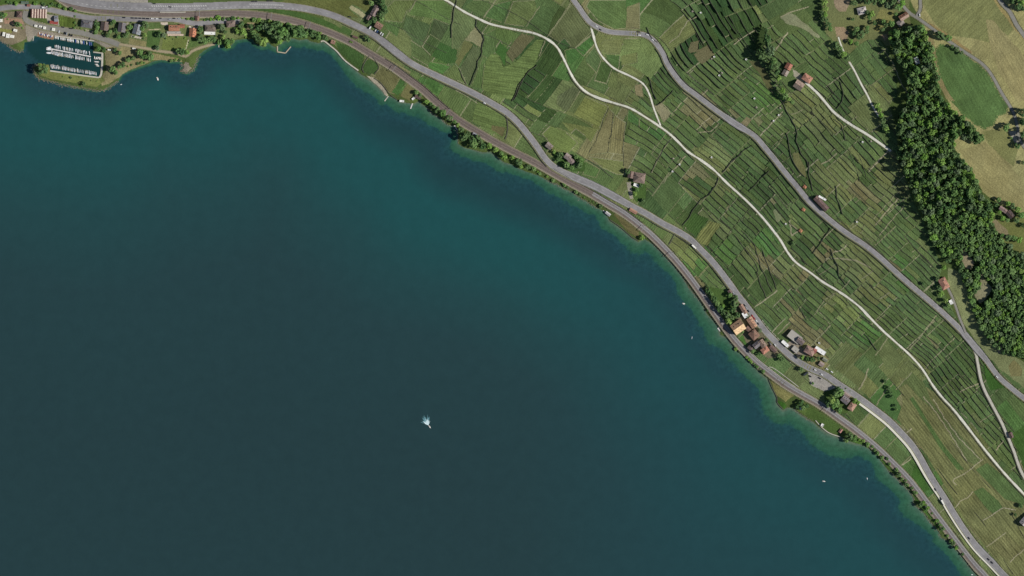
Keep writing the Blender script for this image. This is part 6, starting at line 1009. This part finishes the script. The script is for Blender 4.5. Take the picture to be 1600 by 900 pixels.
grove([(1404, 741, 4, 1), (1416, 757, 3.5, 1), (1438, 788, 4.5, 1), (1447, 797, 3.5, 0), (1471, 826, 4.5, 1), (1493, 856, 3.5, 2)], 'on the bank along the lower right shore', 'trees on the lower right bank')
grove([(1467, 450, 5), (1470, 460, 4.5, 2), (1477, 470, 5, 2), (1481, 478, 4.5), (1464, 436, 4, 1), (1475, 418, 4, 2), (1458, 372, 7, 2), (1453, 362, 5), (1481, 407, 5), (1594, 790, 3.5, 1), (1586, 804, 3), (1383, 596, 3, 1), (1388, 606, 4, 1), (1391, 613, 4), (1393, 620, 3.5, 1), (1399, 634, 3), (1400, 640, 3), (1240, 380, 3, 1), (1442, 443, 3)], 'scattered on the right hand slopes', 'scattered slope trees')
for k, (x, y, r) in enumerate(sorted([(126, 44, 1.6), (133, 48, 1.4), (142, 47, 1.5), (120, 40, 1.7), (157, 48, 1.8), (160, 52, 1.6), (184, 36, 1.8), (183, 52, 2), (205, 35, 1.6), (209, 57, 1.8), (224, 60, 1.6), (240, 50, 1.5), (259, 60, 1.8), (266, 57, 1.5), (277, 58, 2), (289, 60, 1.8), (296, 66, 1.7), (311, 54, 2), (308, 62, 1.6), (337, 56, 2.2), (318, 52, 2), (341, 49, 1.8), (366, 43, 2), (374, 45, 1.8), (384, 58, 2.2), (12, 30, 1.6), (22, 33, 1.5), (35, 44, 1.5), (94, 30, 1.3)])): shrub(x, y, r, 'small garden bush, %s from the left in the village gardens' % ORD[k] , 'garden bushes in the village')
# the wood
FOREST = [p[1] for p in PATCH if p[0] == 'forest_floor'][0]; CLEAR = [p[1] for p in PATCH if p[0] == 'clearing'] 
fm = fill(FOREST, cx, cy)
for c_ in CLEAR:
    mx_, my_ = sum(p[0] for p in c_) / len(c_), sum(p[1] for p in c_) / len(c_); fm &= ~fill([(mx_ + (p[0] - mx_) * 1.45, my_ + (p[1] - my_) * 1.3) for p in c_], cx, cy)
def inside(x, y): i = int(x - X0); j = int(y - Y0); return 0 <= i < NX and 0 <= j < NY and fm[j, i]
got = []; rw = random.Random(77); cells = {}
for k in range(60000):
    x = rw.uniform(1386, 1640); y = rw.uniform(38, 568)
    if not inside(x, y) or not inside(x + rw.gauss(0, 4), y + rw.gauss(0, 4)) or math.dist((x, y), (1434, 95)) < 9: continue
    r = rw.choice([rw.uniform(3.2, 4.4), rw.uniform(4.0, 5.6), rw.uniform(4.6, 6.8)]); gi, gj = int(x // 12), int(y // 12)
    if all((x - a) ** 2 + (y - b) ** 2 > (0.60 * (r + c_)) ** 2 for di in (-1, 0, 1) for dj in (-1, 0, 1) for a, b, c_ in cells.get((gi + di, gj + dj), [])): got.append((x, y, r)); cells.setdefault((gi, gj), []).append((x, y, r))
got.sort(key=lambda q_: -q_[2] - (100 if q_[0] < 1598 else 0)); small = got[300:]; got = got[:300]
for x, y, r in got:
    kd = rw.choices([0, 1, 2, 3, 9], [5, 4, 1.5, 2.0, 1.2])[0]
    where = 'wood around the hidden white roof' if y < 120 else 'upper wood beside the green field' if y < 185 else 'spur of wood between the two meadows' if x > 1490 and y < 240 else 'wood along the shaded vineyard edge' if x < 1455 and y < 360 else 'heart of the wood below the meadow' if y < 340 else 'wood around the two clearings' if y < 480 else 'lowest corner of the wood'
    size = 'broad' if r > 5.9 else 'slim' if r < 4.9 else 'medium'
    tree(x, y, r, kd, '%s %s in the %s' % (size, ['mid green broadleaf tree', 'dark green broadleaf tree', 'bright green broadleaf tree', 'blue green broadleaf tree', '', '', '', '', '', 'pointed dark conifer'][kd], where), 'trees in the ' + where, 1.0, 'forest_tree', lift=rw.uniform(12, 18) if y < 340 else rw.uniform(5.5, 9))
for q_k in range(3):
    V_ = [tuple(v.co) for v in SHRUBS[q_k].vertices]; F_ = [tuple(p.vertices) for p in SHRUBS[q_k].polygons]; mb = MB()
    for x, y, r in small[q_k::3]:
        X_, Y_, Z_ = G3(x, y); a_ = rw.uniform(0, 6.28); ca, sa_ = math.cos(a_) * r, math.sin(a_) * r; hh = rw.uniform(7, 12) if y < 340 else rw.uniform(4, 7); rz_ = r * rw.uniform(1.2, 1.9); mb.add([(X_ + v[0] * ca - v[1] * sa_, Y_ + v[0] * sa_ + v[1] * ca, Z_ + hh + v[2] * rz_) for v in V_], F_)
    tag(mb.build('small_forest_trees', LEAF[q_k]), '%s smaller trees filling the wood between its larger crowns' % ['mid green', 'dark green', 'bright green'][q_k], 'trees', kind='stuff')
mb = MB(); ru = random.Random(4)
for k in range(2600):
    x = rw.uniform(1388, 1618); y = rw.uniform(38, 566)
    if not inside(x, y): continue
    X_, Y_, Z_ = G3(x, y); R = ru.uniform(1.6, 3.6); Z_ += ru.uniform(0, 7.5)
    for q_ in range(14):
        d = Vector((ru.gauss(0, 1), ru.gauss(0, 1), abs(ru.gauss(0, .8)))).normalized() * R; s = ru.uniform(.5, 1.0); u = d.orthogonal().normalized() * s; v = d.normalized().cross(u); p = Vector((X_, Y_, Z_ + R * .8)) + d; mb.add([p - u, p - v, p + u, p + v], [(0, 1, 2, 3)])
tag(mb.build('forest_undergrowth', LEAF[1]), 'dark undergrowth filling the wood between its trees', 'undergrowth', kind='stuff')
# shrub lines
def shrub_line(pts, step, r0, r1, desc, group, wob=1.5):
    P = np.array(pts, float); s = np.concatenate([[0], np.cumsum(np.hypot(*np.diff(P, axis=0).T))]); k = 0
    for t in np.arange(0, s[-1], step):
        t = t + rt.uniform(-.5, .5) * step
        if rt.random() < .15: continue
        x = np.interp(t, s, P[:, 0]) + rt.uniform(-wob, wob); y = np.interp(t, s, P[:, 1]) + rt.uniform(-wob, wob)
        if SDP[int(np.clip(y - Y0, 0, NY - 1)), int(np.clip(x - X0, 0, NX - 1))] < .3: continue
        shrub(x, y, rt.uniform(r0, r1) * rt.choice([.75, 1, 1, 1.3]), 'green shrub ' + desc, group); k += 1
shrub_line([(340, 29), (380, 29), (420, 34), (460, 42), (505, 54)], 5.5, 2.5, 4, 'in the belt between railway and lakeside grove', 'shrubs between railway and grove')
shrub_line([(284, 29), (304, 29)], 5, 2.5, 3.5, 'in the short row beside the railway above the orange house', 'shrubs above the orange house')
shrub_line([(316, 30), (340, 29)], 5, 2.5, 3.5, 'beside the railway right of the little pink house', 'shrubs by the little pink house')
shrub_line([(840, 268), (870, 284), (905, 303), (940, 322)], 7, 1.5, 3.2, 'on the narrow bank between railway and lake', 'shrubs on the railway bank', 2.5)
shrub_line([(1003, 374), (1040, 402), (1070, 440), (1100, 477), (1108, 488)], 8, 1.5, 3, 'on the lake wall above the village', 'shrubs on the lake wall')
shrub_line([(1150, 545), (1165, 557), (1180, 570), (1197, 585)], 5, 2.2, 3.2, 'in the hedge between railway and lake below the village', 'lakeside hedge below the village', .8)
shrub_line([(1335, 682), (1352, 692), (1375, 708), (1400, 734), (1425, 765), (1450, 795), (1468, 818), (1490, 850), (1510, 880)], 5.5, 1.8, 3.6, 'on the bright bank along the lower right shore', 'shrubs on the lower right bank', 2.2)
shrub_line([(10, 3), (30, 5), (60, 4), (90, 10), (120, 17)], 6, 2.5, 4, 'on the bank between village street and railway', 'shrubs above the village street', 2)
shrub_line([(60, 100), (75, 103)], 5, 1.5, 2.2, 'at the tip of the breakwater', 'shrubs on the breakwater'); shrub_line([(90, 117), (150, 126)], 12, 1.0, 1.8, 'along the breakwater grass', 'shrubs along the breakwater grass')
shrub_line([(190, 104), (215, 100), (228, 98)], 6, 1.5, 2.5, 'along the shore path of the park', 'shrubs along the park shore'); shrub_line([(265, 94), (285, 94)], 6, 1.5, 2.6, 'on the shore below the path junction', 'shrubs below the path junction')
shrub_line([(117, 26), (116, 44)], 3.5, 1.8, 2.4, 'in the tall hedge right of the small vineyard', 'hedge by the small vineyard', .4); shrub_line([(150, 32), (148, 52)], 4, 1.8, 2.6, 'in the hedge between the grey house and brown villa', 'hedge by the grey house', .5)
shrub_line([(270, 60), (272, 80)], 5, 1, 1.6, 'in the thin hedge dividing the lakeside garden', 'thin garden hedge', .4); shrub_line([(538, 63), (558, 70), (560, 60)], 8, 1.2, 2, 'on the slope below the lay-by', 'shrubs below the lay-by')
shrub_line([(1098, 440), (1108, 452)], 5, 1.5, 2.5, 'beside the railway above the village gardens', 'shrubs by the railway gardens'); shrub_line([(1312, 604), (1330, 612)], 7, 1, 1.8, 'along the lower road by the tall tree', 'shrubs along the lower road')
print('objects', len(bpy.data.objects), 'walls', len(runs), 'plots', len(vp), 'paths', len(pt), 'forest', len(got))
